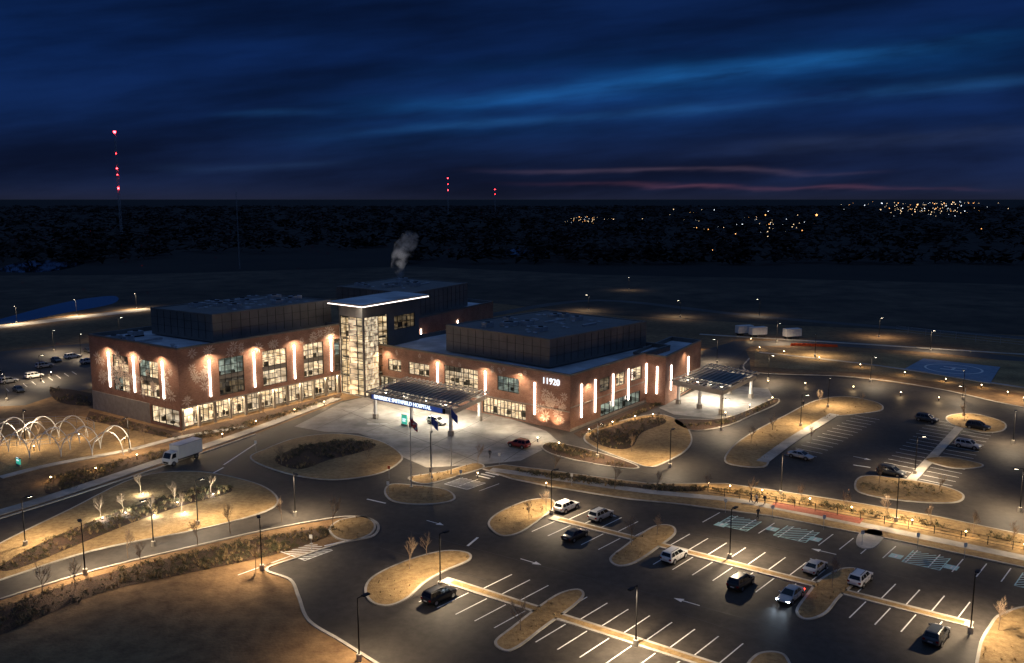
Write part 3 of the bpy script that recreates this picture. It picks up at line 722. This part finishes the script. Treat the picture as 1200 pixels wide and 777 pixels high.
bm=MB(); bm.cyl((0,0,0),.09,.09,.85,'dark',8); bm.cyl((0,0,.85),.10,.10,.16,'lensw',8); bm.cyl((0,0,1.01),.12,.1,.06,'dark',8); BM=bm.mesh('bollard_body')
bp=[]
def along(pts,n):
    P=smooth_open(GP(*pts),8)
    for i in range(n): bp.append(P[int((len(P)-1)*i/max(n-1,1))])
along([(40,528),(110,512),(170,530),(120,552),(60,565)],6); along([(230,527),(300,498),(380,475)],5); along([(890,410),(960,422),(1060,440),(1150,455),(1200,470)],9)
along([(900,450),(1000,457),(1100,470)],5); along([(690,508),(735,494),(765,490)],4); along([(850,488),(905,470)],3); along([(830,572),(920,585),(1050,612),(1200,645)],8)
along([(560,560),(640,572)],2); along([(630,518),(655,524)],2); along([(820,410),(880,400)],2); along([(60,440),(110,450)],2)
for p in bp:
    e=empty('bollard_light',p); add(BM,'bollard_body',e); light('POINT','bollard_glow',(0,0,1.25),170,(1,.68,.34),e,.12)
for px,py in ((590,503),(640,512),(450,478)): light('SPOT','facade_fill_down',G(px,py)+Vector((0,0,4.2)),1700,(1,.84,.6),hosp,size=150)  # bare spots added to brighten the entrance plaza
for x in (689,727,757):  # added spots that wash the brick, no fittings modelled
    light('SPOT','facade_fill_down',PD_(U(BC,Br,x,6),9.6,-1.4),1900,(1,.74,.48),hosp,size=150)
for x in (636,652): light('SPOT','facade_fill_up',PC(U(B1,BC,x,1),.3,-1.6),1200,(1,.62,.36),hosp,size=120,direction=Vector((0,0,1))-nC*.3)  # added upward wash on the brick corner, no fittings modelled
for x in (129,158,192): light('SPOT','facade_fill_down',PA(U(A0,A1,x,9),15.8,-1.7),3000,(1,.74,.50),hosp,size=150)  # from here on, more added wash spots to lift the brick fronts
for x in (246,298,345,388): light('SPOT','facade_fill_down',PB(U(A1,A2,x,9),15.8,-1.7),3000,(1,.75,.50),hosp,size=150)
for x in (455,513,569,610): light('SPOT','facade_fill_down',PC(U(B1,BC,x,7),11.2,-1.6),1900,(1,.74,.48),hosp,size=150)
light('SPOT','facade_fill_down',PF(LF*.5,11,-1.6),1200,(1,.74,.48),hosp,size=150)

# ---------- vegetation ----------
def tree_mesh(seed,h=4.6,leaf=0):
    rg=random.Random(seed); mb=MB()
    def br(p,d,l,r,dep):
        q=p+d*l; mb.tube(p,q,r,'bark',5 if dep>1 else 3,r*.65)
        if dep==0: return
        n=rg.randint(3,4)
        for i in range(n):
            a=rg.uniform(0,6.28); sp=rg.uniform(.35,.75); side=Vector((math.cos(a),math.sin(a),0)); nd=(d+side*sp+Vector((0,0,.15))).normalized()
            s_=p+d*l*rg.uniform(.55,1.0); br(s_,nd,l*rg.uniform(.5,.72),r*.55,dep-1)
        br(q,(d+Vector((rg.uniform(-.2,.2),rg.uniform(-.2,.2),.2))).normalized(),l*.7,r*.6,dep-1)
    br(Vector((0,0,0)),Vector((rg.uniform(-.04,.04),rg.uniform(-.04,.04),1)).normalized(),h*.38,.065,4)
    return mb.mesh('branches')
TM=[tree_mesh(i) for i in range(4)]
def tree(p,s_=1.0):
    o=add(random.choice(TM),'bare_tree',None,p,random.uniform(0,6.28)); o.scale=(s_,s_,s_*random.uniform(.9,1.15))
for px,py in ((50,697),(88,690),(150,655),(232,640),(270,626),(330,612),(560,545),(640,600),(500,652),(480,668),(740,640),(770,628),(975,690),(1170,740),(950,520),(880,520),(905,505),(960,475),(1010,475),(1030,568),(1100,580),
   (720,574),(770,577),(830,577),(880,582),(940,590),(990,600),(1040,609),(1090,618),(1140,630),(1185,640),(650,556),(770,500),(740,530),(330,545),(430,545),(390,620),(300,670),(45,515),(90,500),(170,520),(350,480),(310,492),(1130,492),(620,610),(610,740),(165,665)):
    tree(G(px,py)+Vector((0,0,.1)),random.uniform(.7,1.0))
for px,py in ((145,600),(178,603),(205,588),(247,578),(165,578),(213,600),(118,606)):
    p=G(px,py); tree(p+Vector((0,0,.12)),.75)
    e=empty('tree_uplight',p+Vector((.9,-1.3,.15))); mb=MB(); mb.cyl((0,0,0),.09,.11,.22,'dark',8); mb.cyl((0,0,.22),.10,.10,.03,'lens',8); mb.obj('uplight_body',e); light('POINT','uplight_glow',(0,0,.8),480,(1,.95,.8),e,.1)
def plants(name,P,n,k,size=.45,z=.14,dens=34,grass=False):
    rg=random.Random(n*7+len(P)); mb=MB(); xs=[p.x for p in P]; ys=[p.y for p in P]; c=0; tr=0
    while c<n and tr<n*30:
        tr+=1; p=Vector((rg.uniform(min(xs),max(xs)),rg.uniform(min(ys),max(ys)),z))
        if not inside(p,P): continue
        if noise.noise(p*.12)<-.25 and rg.random()<.8: continue
        c+=1; s_=size*rg.uniform(.6,1.35)
        for i in range(dens):
            a=rg.uniform(0,6.28)
            if grass:
                d=Vector((math.cos(a)*.5,math.sin(a)*.5,1))*s_*rg.uniform(.8,1.4); b=p+Vector((math.cos(a),math.sin(a),0))*s_*.15; sd=Vector((-math.sin(a),math.cos(a),0))*s_*.07
                mb.face([b-sd,b+sd,b+d],k)
            else:
                r_=s_*rg.uniform(.3,1)**.5; e=rg.uniform(0,1.5); q=p+Vector((math.cos(a)*math.cos(e)*r_,math.sin(a)*math.cos(e)*r_,math.sin(e)*r_*.9+.05))
                d1=Vector((rg.uniform(-1,1),rg.uniform(-1,1),rg.uniform(-1,1)))*s_*.28; d2=Vector((rg.uniform(-1,1),rg.uniform(-1,1),rg.uniform(-1,1)))*s_*.28
                mb.face([q,q+d1,q+d2],k)
    return mb.obj(name)
def bed(pts,n,z=.165,kinds=('shrub','straw'),mulch=True,size=.45):
    P=ccw(smooth_closed([V2(G(*p)) for p in pts],4))
    if mulch:
        mb=MB(); mb.face([Vector((p.x,p.y,z)) for p in P],'mulch'); mb.obj('mulch_bed')
    plants('shrub_planting',P,n,kinds[0],size,z)
    if len(kinds)>1: plants('ornamental_grass',P,n//2,kinds[1],size*.9,z,22,True)
bed([(0,665),(60,632),(140,600),(210,578),(260,570),(270,578),(220,592),(160,612),(90,640),(20,668)],300)
bed([(-60,730),(0,712),(110,676),(230,647),(320,628),(390,618),(380,630),(330,648),(240,668),(120,695),(0,745),(-60,765)],560,z=.04)
bed([(322,540),(350,525),(400,517),(440,521),(425,530),(385,540),(350,551)],210)
bed([(690,513),(712,502),(765,489),(780,496),(752,508),(740,525),(715,526)],200)
bed([(640,525),(660,523),(735,546),(735,548),(690,541)],110,mulch=False)
bed([(600,552),(660,557),(740,568),(820,572),(815,577),(740,574),(650,563)],240)
bed([(830,573),(920,583),(1050,606),(1200,634),(1200,639),(1050,612),(920,590),(830,578)],210,mulch=False)
bed([(218,512),(300,493),(395,465),(394,467),(300,500),(222,518)],200,z=.06,mulch=False)
bed([(680,512),(765,475),(770,477),(700,505)],110,z=.06,mulch=False)
bed([(800,500),(850,493),(905,471),(880,488),(850,498)],90,mulch=False)
bed([(1010,566),(1060,566),(1115,578),(1060,584),(1015,576)],60,mulch=False)
bed([(60,560),(120,545),(190,528),(200,534),(130,556),(60,580)],200,z=.04)
bed([(120,488),(200,510),(195,514),(110,494)],90,z=.06,mulch=False)
bed([(60,455),(110,462),(115,475),(70,472)],70,z=.05)
for k_ in ('a','b','c','d','e','f','cor','flag','tri','boom','t1'):
    plants('ornamental_grass',ISL[k_],26 if k_!='boom' else 70,'straw',.28,.155,14,True)
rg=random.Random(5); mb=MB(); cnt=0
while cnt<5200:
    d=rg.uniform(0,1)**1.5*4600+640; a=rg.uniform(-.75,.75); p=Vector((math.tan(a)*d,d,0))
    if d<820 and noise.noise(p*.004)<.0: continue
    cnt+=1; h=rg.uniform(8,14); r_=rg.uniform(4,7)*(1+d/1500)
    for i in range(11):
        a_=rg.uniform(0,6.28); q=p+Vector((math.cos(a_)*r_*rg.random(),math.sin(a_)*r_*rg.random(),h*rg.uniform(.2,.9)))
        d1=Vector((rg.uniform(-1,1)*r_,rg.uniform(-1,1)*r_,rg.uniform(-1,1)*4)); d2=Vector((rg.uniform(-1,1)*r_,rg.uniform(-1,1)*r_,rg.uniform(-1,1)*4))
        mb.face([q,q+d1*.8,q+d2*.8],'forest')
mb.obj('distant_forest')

# ---------- town lights ----------
M['tl1']=mat('town_light_amber',(1,.6,.2),None,.5,emit=4,ecol=(1,.42,.12),samp=False); M['tl2']=mat('town_light_white',(1,1,1),None,.5,emit=3,ecol=(.85,.92,1),samp=False); M['tl3']=mat('town_light_warm',(1,.8,.5),None,.5,emit=2.6,ecol=(1,.70,.40),samp=False)
mb=MB()
def dot(px,py,s_,k):
    p=G(px,py,16); d=p.length; r_=d*.00044*s_
    for sz in (1,-1):
        for i in range(4):
            a=math.pi/2*i; b=a+math.pi/2
            mb.face([p+Vector((math.cos(a),math.sin(a),0))*r_,p+Vector((math.cos(b),math.sin(b),0))*r_,p+Vector((0,0,sz*r_))],k)
for cx_,cy_,sx_,sy_,n in ((1085,246,62,3,80),(1060,239,70,1.4,34),(690,257,42,1.8,34),(900,264,40,7,34),(835,264,24,5,10),(1120,238,40,1.2,24),(800,248,60,3,6)):
    for i in range(n):
        px=rg.gauss(cx_,sx_*.5); py=max(236.3,rg.gauss(cy_,sy_)); dot(px,py,rg.choice((.35,.45,.6,.8,1.1)),rg.choice(('tl1','tl2','tl3','tl3','tl3')))
for px,py,s_ in ((957,252,2.8),(897,252,1.6),(835,293,1.0),(1150,268,1.0),(862,274,1.3),(940,270,1.2),(1075,240,1.6)): dot(px,py,s_,'tl1')
mb.obj('town_lights')
# ---------- radio towers ----------
def tower(px,ytop,D,wd,beac):
    x=(px-CX)/F*D*C_; zt=HZ(D,ytop); e=empty('radio_tower',(x,D,0)); mb=MB(); L=[Vector((math.cos(a)*wd,math.sin(a)*wd,0)) for a in (0,2.09,4.19)]
    n=int(zt/6)
    for i in range(n):
        z0=zt*i/n;z1=zt*(i+1)/n
        for j in range(3):
            a=L[j];b=L[(j+1)%3]; mb.tube(a+Vector((0,0,z0)),a+Vector((0,0,z1)),wd*.13,'gal',4); mb.tube(a+Vector((0,0,z0)),b+Vector((0,0,z1)),wd*.07,'gal',3)
            mb.tube(a+Vector((0,0,z1)),b+Vector((0,0,z1)),wd*.07,'gal',3)
    for f,s_ in beac:
        mb.cyl((0,0,zt*f-wd*.5*s_),wd*.8*s_,wd*.8*s_,wd*1.3*s_,'red',8)
    mb.obj('lattice',e)
tower(139.5,155,1100,1.5,((1,1.3),(.80,.4),(.66,.7),(.60,.5),(.47,1))); tower(525,209,2600,1.8,((1,.9),(.84,.6),(.68,.8))); tower(580,222,3000,1.8,((1,.8),(.8,.6))); tower(277,224,600,.4,())
# ---------- flagpoles ----------
M['flagr']=mat('flag_cloth_red',(.55,.06,.06),(.75,.72,.70),.8,1.4,lo=.49,hi=.51); M['flagb']=mat('flag_cloth_blue',(.04,.08,.35),(.07,.12,.45),.8,1)
def flagpole(px,py,ytop,k=None):
    p=G(px,py); h=HZ(p.y,ytop); e=empty('flagpole',p); mb=MB(); mb.cyl((0,0,0),.35,.3,.2,'conc',12); mb.cyl((0,0,.2),.09,.045,h-.2,'gal',8); mb.cyl((0,0,h),.12,.02,.2,'gal',8)
    if k:
        n=8; pts=[]
        for i in range(n+1):
            x=.08+i*.14; y=.18*math.sin(i*1.1); pts.append((x,y,-i*.16))
        for a,b in zip(pts[:-1],pts[1:]): mb.face([(a[0],a[1],h-1.7+a[2]),(b[0],b[1],h-1.7+b[2]),(b[0],b[1],h-.2+b[2]),(a[0],a[1],h-.2+a[2])],k)
    mb.obj('pole',e)
flagpole(482,571,487,'flagr'); flagpole(506,561,486,'flagb'); flagpole(529,556,478,'flagb')

# ---------- vehicles ----------
def loft_body(st,k):
    mb=MB(); R=[]
    for x,w_,zb,zt in st:
        m=zb+(zt-zb)*.55
        R.append([(x,-w_*.86,zb),(x,-w_,zb+.12),(x,-w_,m),(x,-w_*.95,zt-.05),(x,-w_*.80,zt),(x,0,zt+.03),(x,w_*.80,zt),(x,w_*.95,zt-.05),(x,w_,m),(x,w_,zb+.12),(x,w_*.86,zb)])
    for a,b in zip(R[:-1],R[1:]):
        for i in range(11):
            j=(i+1)%11; mb.face([a[i],b[i],b[j],a[j]],k)
    mb.face(R[0],k); mb.face(R[-1][::-1],k)
    return mb
PAINT={'white':(.78,.78,.77),'silver':(.45,.47,.5),'black':(.015,.016,.018),'grey':(.07,.08,.09),'red':(.25,.02,.02),'blue':(.05,.09,.16)}
PM={}
cache={}
def carparts(kind,col,on):
    key=(kind,col,on)
    if key in cache: return cache[key]
    if col not in PM: PM[col]=mat('car_paint_'+col,PAINT[col],None,.28,metal=.25 if col!='white' else 0,coat=.6)
    k=PM[col]
    if kind=='suv':
        st=[(-2.34,.72,.5,.90),(-2.27,.86,.34,1.05),(-1.7,.93,.28,1.10),(-.5,.94,.26,1.08),(.6,.94,.26,1.06),(1.15,.93,.27,1.04),(1.85,.91,.28,.98),(2.2,.86,.33,.86),(2.33,.72,.44,.74)]
        bx=(-2.22,1.22,.85); tx=(-1.95,.38,.68); zb,zt=1.05,1.70; wr=.36; wx=1.42
    else:
        st=[(-2.36,.70,.45,.80),(-2.28,.84,.32,.95),(-1.7,.90,.26,.98),(-.5,.91,.24,.93),(.6,.91,.24,.92),(1.1,.90,.25,.90),(1.85,.88,.27,.80),(2.25,.82,.32,.68),(2.38,.68,.42,.58)]
        bx=(-1.75,1.2,.82); tx=(-1.0,.25,.62); zb,zt=.91,1.43; wr=.33; wx=1.42
    parts=[]
    mb=loft_body(st,k); me=mb.mesh('body',True)
    bm_=bmesh.new(); bm_.from_mesh(me); bmesh.ops.remove_doubles(bm_,verts=bm_.verts,dist=.001); bmesh.ops.recalc_face_normals(bm_,faces=bm_.faces)
    bm_.to_mesh(me); bm_.free(); parts.append(('body',me,True))
    g=MB(); b0,b1,bw=bx; t0,t1,tw=tx
    c=[(b0,-bw,zb),(b1,-bw,zb),(b1,bw,zb),(b0,bw,zb)]; T=[(t0,-tw,zt-.05),(t1,-tw,zt-.05),(t1,tw,zt-.05),(t0,tw,zt-.05)]
    T2=[(t0+.12,-tw+.12,zt),(t1-.12,-tw+.12,zt),(t1-.12,tw-.12,zt),(t0+.12,tw-.12,zt)]
    for i in range(4):
        j=(i+1)%4; g.face([c[i],c[j],T[j],T[i]],k); g.face([T[i],T[j],T2[j],T2[i]],k)
    g.face(T2,k)
    if kind=='suv':
        for s_ in (-1,1): g.box((-.8,s_*.56,zt+.02),(1,0),1.9,.04,.05,'dark')
    def quad(i,j,s0,s1,v0,v1,d=.012):
        a,b,e,f=[Vector(q) for q in (c[i],c[j],T[j],T[i])]; nrm=(b-a).cross(f-a).normalized()
        pt=lambda s_,v_:(a*(1-s_)+b*s_)*(1-v_)+(f*(1-s_)+e*s_)*v_+nrm*d
        g.face([pt(s0,v0),pt(s1,v0),pt(s1,v1),pt(s0,v1)],'cglass')
    for (i,j) in ((0,1),(2,3)):
        if (i,j)==(0,1): segs=((.06,.30),(.335,.60),(.635,.95)) if kind=='suv' else ((.10,.46),(.50,.95))
        else: segs=((.05,.365),(.40,.665),(.70,.94)) if kind=='suv' else ((.05,.50),(.54,.90))
        for s0,s1 in segs: quad(i,j,s0,s1,.10,.90)
    quad(1,2,.06,.94,.04,.93); quad(3,0,.08,.92,.15,.90)
    sd=st[4][1]
    for s_ in (-1,1):
        for x in (-.95,.05,1.0): g.box((x,s_*(sd+.002),.38),(1,0),.018,.012,.58,'dark')
        for x in (-.75,.25): g.box((x,s_*(sd+.012),zb-.18),(1,0),.2,.03,.04,'dark')
        g.box((.95,s_*(sd+.08),zb+.02),(1,0),.16,.2,.14,k)
        g.box((2.20,s_*.62,st[-2][3]-.17),(1,0),.22,.36,.13,'headon' if on else 'head')
        g.box((-2.25,s_*.68,zb-.32),(1,0),.16,.28,.22,'tailon' if on else 'tail')
        g.box((0,s_*(sd-.01),.24),(1,0),2.0,.05,.12,'dark')
    g.box((2.27,0,.38),(1,0),.14,.95,.22,'dark'); g.box((-2.31,0,.36),(1,0),.12,1.2,.16,'dark'); g.box((-2.34,0,.62),(1,0),.06,.5,.12,'head')
    parts.append(('cabin',g.mesh('cabin'),False))
    wh=MB()
    for x in (-wx,wx):
        for s_ in (-1,1):
            y=s_*(sd-.20); wh.cyl((x,y,wr),wr,wr,s_*.23,'tyre',18,Vector((0,1,0))); wh.cyl((x,y+s_*.231,wr),wr*.64,wr*.60,s_*.015,'rim',12,Vector((0,1,0)))
            wh.cyl((x,s_*(sd-.06),wr+.02),wr+.09,wr+.09,s_*.064,'dark',20,Vector((0,1,0)))
    parts.append(('wheels',wh.mesh('wheels'),False)); cache[key]=parts; return parts
def car(px,py,d,kind='suv',col='white',on=False,name='parked_car'):
    p=G(px,py); p.z=.03; e=empty(name,p,math.atan2(d.y,d.x))
    for n_,me,sub in carparts(kind,col,on):
        o=add(me,n_,e)
        if sub: s_=o.modifiers.new('s','SUBSURF'); s_.levels=1; s_.render_levels=2
        elif n_=='cabin':
            b=o.modifiers.new('b','BEVEL'); b.width=.02; b.segments=2
    if on:
        for y in (-.6,.6):
            light('SPOT','headlight_beam',(2.4,y,.7),200,(.65,.82,1),e,radius=.08,size=60,direction=(1,0,-.12))
    return e
for a in ((515,703,PD,'suv','black'),(664,598,PD,'suv','white'),(704,608,PD,'suv','silver'),(674,631,PD,'sedan','black'),(790,656,PD,'suv','white'),(868,687,PD,'suv','black'),
    (955,669,PD,'sedan','silver'),(1008,683,PD,'suv','white'),(1097,750,PD,'suv','grey')): car(*a)
car(926,702,-PD,'sedan','silver',True,'car')
for a in ((938,537,DR,'sedan','silver'),(1086,494,DR,'suv','grey'),(1146,503,DR,'suv','black'),(1134,525,DR,'suv','silver'),(1044,557,DR,'suv','grey')): car(*a)
car(608,524,ROW*-1,'suv','red',False,'car')
car(512,497,ROW,'suv','white',False,'car')
for i,(x,y) in enumerate(((10,449),(22,459),(40,443),(104,413),(104,426),(66,424),(85,420),(-5,436),(52,431))): car(x,y,DR if i%2 else tB,('suv','sedan')[i%2],('silver','grey','white','black')[i%4])
def box_truck(px,py,d):
    p=G(px,py); p.z=.03; e=empty('box_truck',p,math.atan2(d.y,d.x)); mb=MB()
    mb.box((-1.2,0,1.05),(1,0),5.6,2.35,2.5,'white'); mb.box((-1.2,0,3.55),(1,0),5.5,2.25,.05,'white'); mb.box((-.2,0,.6),(1,0),7.2,.9,.35,'dark')
    for z_ in (1.05,3.45): mb.box((-1.2,0,z_),(1,0),5.66,2.39,.09,'gal')
    prof=[(1.75,.5),(3.6,.5),(3.65,1.15),(3.45,1.45),(2.95,2.45),(1.75,2.55)]; w_=1.02
    for s_ in (-1,1): mb.face([(x,s_*w_,z) for x,z in prof],'white')
    for (x0,z0),(x1,z1) in zip(prof,prof[1:]+prof[:1]): mb.face([(x0,-w_,z0),(x1,-w_,z1),(x1,w_,z1),(x0,w_,z0)],'white')
    mb.face([(3.46,-.88,1.50),(3.46,.88,1.50),(3.0,.82,2.40),(3.0,-.82,2.40)],'cglass')
    for s_ in (-1,1):
        mb.face([(2.1,s_*1.035,1.5),(3.2,s_*1.035,1.5),(2.88,s_*1.035,2.3),(2.1,s_*1.035,2.3)],'cglass')
        mb.box((3.6,s_*.75,.85),(1,0),.12,.3,.2,'head'); mb.box((3.1,s_*1.25,1.5),(1,0),.1,.16,.4,'dark')
        for x in (2.75,-2.6): mb.cyl((x,s_*.78,.46),.46,.46,s_*.3,'tyre',18,Vector((0,1,0))); mb.cyl((x,s_*1.081,.46),.27,.25,s_*.02,'rim',12,Vector((0,1,0)))
    mb.box((3.66,0,.62),(1,0),.08,1.2,.3,'dark'); mb.obj('truck_body',e)
box_truck(213,541,(V2(G(190,549))-V2(G(240,532))).normalized())
def trailer(px,py,L=9):
    e=empty('storage_trailer',G(px,py),.3); mb=MB(); mb.box((0,0,1.0),(1,0),L,2.5,2.6,'white')
    for i in range(int(L/.6)): mb.box((-L/2+.3+i*.6,0,1.02),(1,0),.06,2.56,2.55,'gal')
    mb.box((0,0,.7),(1,0),L,1,.3,'dark')
    for x in (-L*.32,-L*.22):
        for s_ in (-1,1): mb.cyl((x,s_*.9,.45),.45,.45,s_*.3,'tyre',14,Vector((0,1,0)))
    mb.box((L*.35,.7,0),(1,0),.12,.12,.9,'dark'); mb.box((L*.35,-.7,0),(1,0),.12,.12,.9,'dark'); mb.obj('trailer_body',e)
for p in ((872,393),(888,395),(928,397)): trailer(*p,L=6)
for i in range(9):
    p=G(930+i*6,405+i*.2); e=empty('traffic_barrier',p); mb=MB(); mb.box((0,0,0),(1,.1),2,.6,.25,'orange'); mb.box((0,0,.25),(1,.1),1.8,.3,.6,'orange'); mb.obj('barrier_body',e)
def fence(name,pts,h=1.2,step=2.4,k='dark'):
    P=smooth_open(GP(*pts),10); mb=MB(); acc_=0
    for a,b in zip(P[:-1],P[1:]):
        for z_ in (h*.25,h*.6,h): mb.tube(a+Vector((0,0,z_+.15)),b+Vector((0,0,z_+.15)),.03,k,4)
        acc_+=(b-a).length
        if acc_>step: acc_=0; mb.cyl(b+Vector((0,0,.1)),.05,.05,h+.15,k,5)
    mb.obj(name)
fence('metal_fence',[(830,580),(920,594),(1050,618),(1200,648),(1300,668)])
fence('chain_link_fence',[(1050,390),(1120,398),(1250,412)],2.4,4,'gal')
fence('metal_fence',[(0,525),(60,522),(110,508),(90,496),(0,500)],1.4,3,'gal')
# hoop frames in the healing garden
for hx,hy,nh in ((52,536,5),(75,520,3)):
    e=empty('hoop_pergola',G(hx,hy),.12); mb=MB()
    for j in range(nh):
        ox=-11+j*5.6
        for dy in (0,4.5):
            for i in range(14):
                a=math.pi*i/14;b=math.pi*(i+1)/14
                mb.tube((ox+2.8*math.cos(a),dy,4.6*math.sin(a)),(ox+2.8*math.cos(b),dy,4.6*math.sin(b)),.09,'white',5)
        for a in (.6,1.57,2.54): mb.tube((ox+2.8*math.cos(a),0,4.6*math.sin(a)),(ox+2.8*math.cos(a),4.5,4.6*math.sin(a)),.06,'white',5)
    mb.obj('hoops',e)

# ---------- people ----------
def person(px,py,heading,top,leg,phase=1):
    me=bpy.data.meshes.new('pose')
    st_=.28*phase
    J=[(0,0,.95),(0,0,1.2),(0,0,1.42),(0,0,1.52),(.02,0,1.62),(.02,0,1.74),
       (0,.19,1.42),(-.12*phase,.25,1.15),(.02-.1*phase,.24,.90),(.06-.1*phase,.24,.82),(0,-.19,1.42),(.12*phase,-.25,1.15),(.2*phase,-.23,.92),(.25*phase,-.23,.84),
       (0,.10,.90),(st_*.6,.11,.50),(st_*.9,.11,.09),(st_*.9+.17,.11,.04),(0,-.10,.90),(-st_*.3,-.11,.50),(-st_*1.2,-.11,.12),(-st_*1.2+.15,-.11,.04)]
    E=[(0,1),(1,2),(2,3),(3,4),(4,5),(2,6),(6,7),(7,8),(8,9),(2,10),(10,11),(11,12),(12,13),(0,14),(14,15),(15,16),(16,17),(0,18),(18,19),(19,20),(20,21)]
    Rr=[.15,.14,.15,.055,.09,.08,.075,.055,.035,.04,.075,.055,.035,.04,.10,.07,.045,.045,.10,.07,.045,.045]
    me.from_pydata(J,E,[]); o=add(me,'tmp'); o.modifiers.new('sk','SKIN')
    for i,r_ in enumerate(Rr): me.skin_vertices[0].data[i].radius=(r_,r_)
    me.skin_vertices[0].data[0].use_root=True
    s_=o.modifiers.new('ss','SUBSURF'); s_.levels=1
    dg=bpy.context.evaluated_depsgraph_get(); m2=bpy.data.meshes.new_from_object(o.evaluated_get(dg)); bpy.data.objects.remove(o)
    m2.materials.clear()
    for k in (top,leg,'skin','tyre'): m2.materials.append(M[k])
    for f in m2.polygons:
        z=f.center.z; y=abs(f.center.y); f.use_smooth=True
        f.material_index=3 if z<.1 or (z>1.70) else (2 if z>1.50 or (y>.2 and z<.92) else (1 if z<.95 else 0))
    e=empty('person',G(px,py)+Vector((0,0,.04)),heading); add(m2,'body',e)
M['cl1']=mat('jacket_dark',(.03,.035,.05),None,.9); M['cl2']=mat('trousers',(.02,.022,.03),None,.9); M['cl3']=mat('jacket_light',(.4,.4,.42),None,.9)
bpy.context.view_layer.update()
for a in ((574,537,1,'cl1','cl2',1),(880,590,0,'cl1','cl2',-1),(886,591,0,'cl3','cl2',1),(896,592,.5,'cl1','cl2',1),(888,608,2,'cl1','cl2',-1),(941,478,1,'cl1','cl2',1),(994,585,2,'cl1','cl2',1)): person(*a)
def sign(px,py,k='white'):
    e=empty('traffic_sign',G(px,py),random.uniform(-.5,.5)); mb=MB(); mb.cyl((0,0,0),.035,.035,2.3,'gal',6); mb.box((0,-.05,1.75),(1,0),.45,.03,.55,k); mb.obj('sign_panel',e)
for p in ((850,601),(905,609),(965,621),(1075,643),(1130,655),(540,566),(365,645),(455,580),(1010,640),(300,530),(585,545),(670,570)): sign(*p)
sign(456,561,'orange')

# ---------- steam plume ----------
sp=pE[0]*.3+pE[1]*.2+pE[2]*.5
bz=22.5
x0=(468-CX)/F*(sp.y*C_+(H-24)*S_)
mb=MB(); mb.cyl((x0,sp.y,bz-.4),.5,.5,1.6,'gal',12); mb.obj('exhaust_stack',hosp)
vm=bpy.data.materials.new('steam'); vm.use_nodes=True; n_=vm.node_tree; n_.nodes.remove(n_.nodes['Principled BSDF'])
pv=n_.nodes.new('ShaderNodeVolumeScatter'); pv.inputs['Color'].default_value=(.9,.9,.92,1); n_.links.new(pv.outputs[0],n_.nodes['Material Output'].inputs['Volume'])
tcv=n_.nodes.new('ShaderNodeTexCoord'); nzv=n_.nodes.new('ShaderNodeTexNoise'); nzv.inputs['Scale'].default_value=.42; nzv.inputs['Detail'].default_value=3
n_.links.new(tcv.outputs['Object'],nzv.inputs['Vector']); mv=n_.nodes.new('ShaderNodeMapRange')
for i,x in zip((1,2,3,4),(.42,.80,0,.36)): mv.inputs[i].default_value=x
n_.links.new(nzv.outputs['Fac'],mv.inputs[0]); n_.links.new(mv.outputs[0],pv.inputs['Density'])
bm_=bmesh.new()
for (dx,dz,r_) in ((.2,2.0,1.0),(.3,4,1.6),(-.3,6.2,2.2),(.4,8.6,2.8),(1.6,11,3.3),(3.2,13.5,3.0)):
    bmesh.ops.create_icosphere(bm_,subdivisions=3,radius=r_,matrix=Matrix.Translation((x0+dx,sp.y,bz+dz)))
me=bpy.data.meshes.new('steam_plume'); bm_.to_mesh(me); bm_.free(); me.materials.append(vm); o=add(me,'steam_plume')
rm=o.modifiers.new('r','REMESH'); rm.mode='VOXEL'; rm.voxel_size=.5
light('SPOT','steam_fill_light',(x0-5,sp.y-5,bz+.8),3500,(1,.93,.85),hosp,size=70,direction=(.45,.45,1))  # unseen spot added to light the steam plume

# ---------- camera ----------
cam=bpy.data.cameras.new('camera'); co=add(cam,'camera'); cam.sensor_width=36; cam.sensor_fit='HORIZONTAL'; cam.lens=F/1200*36
cam.clip_start=.5; cam.clip_end=90000; co.location=(0,0,H); co.rotation_euler=(math.pi/2-TH,0,0); scene.camera=co
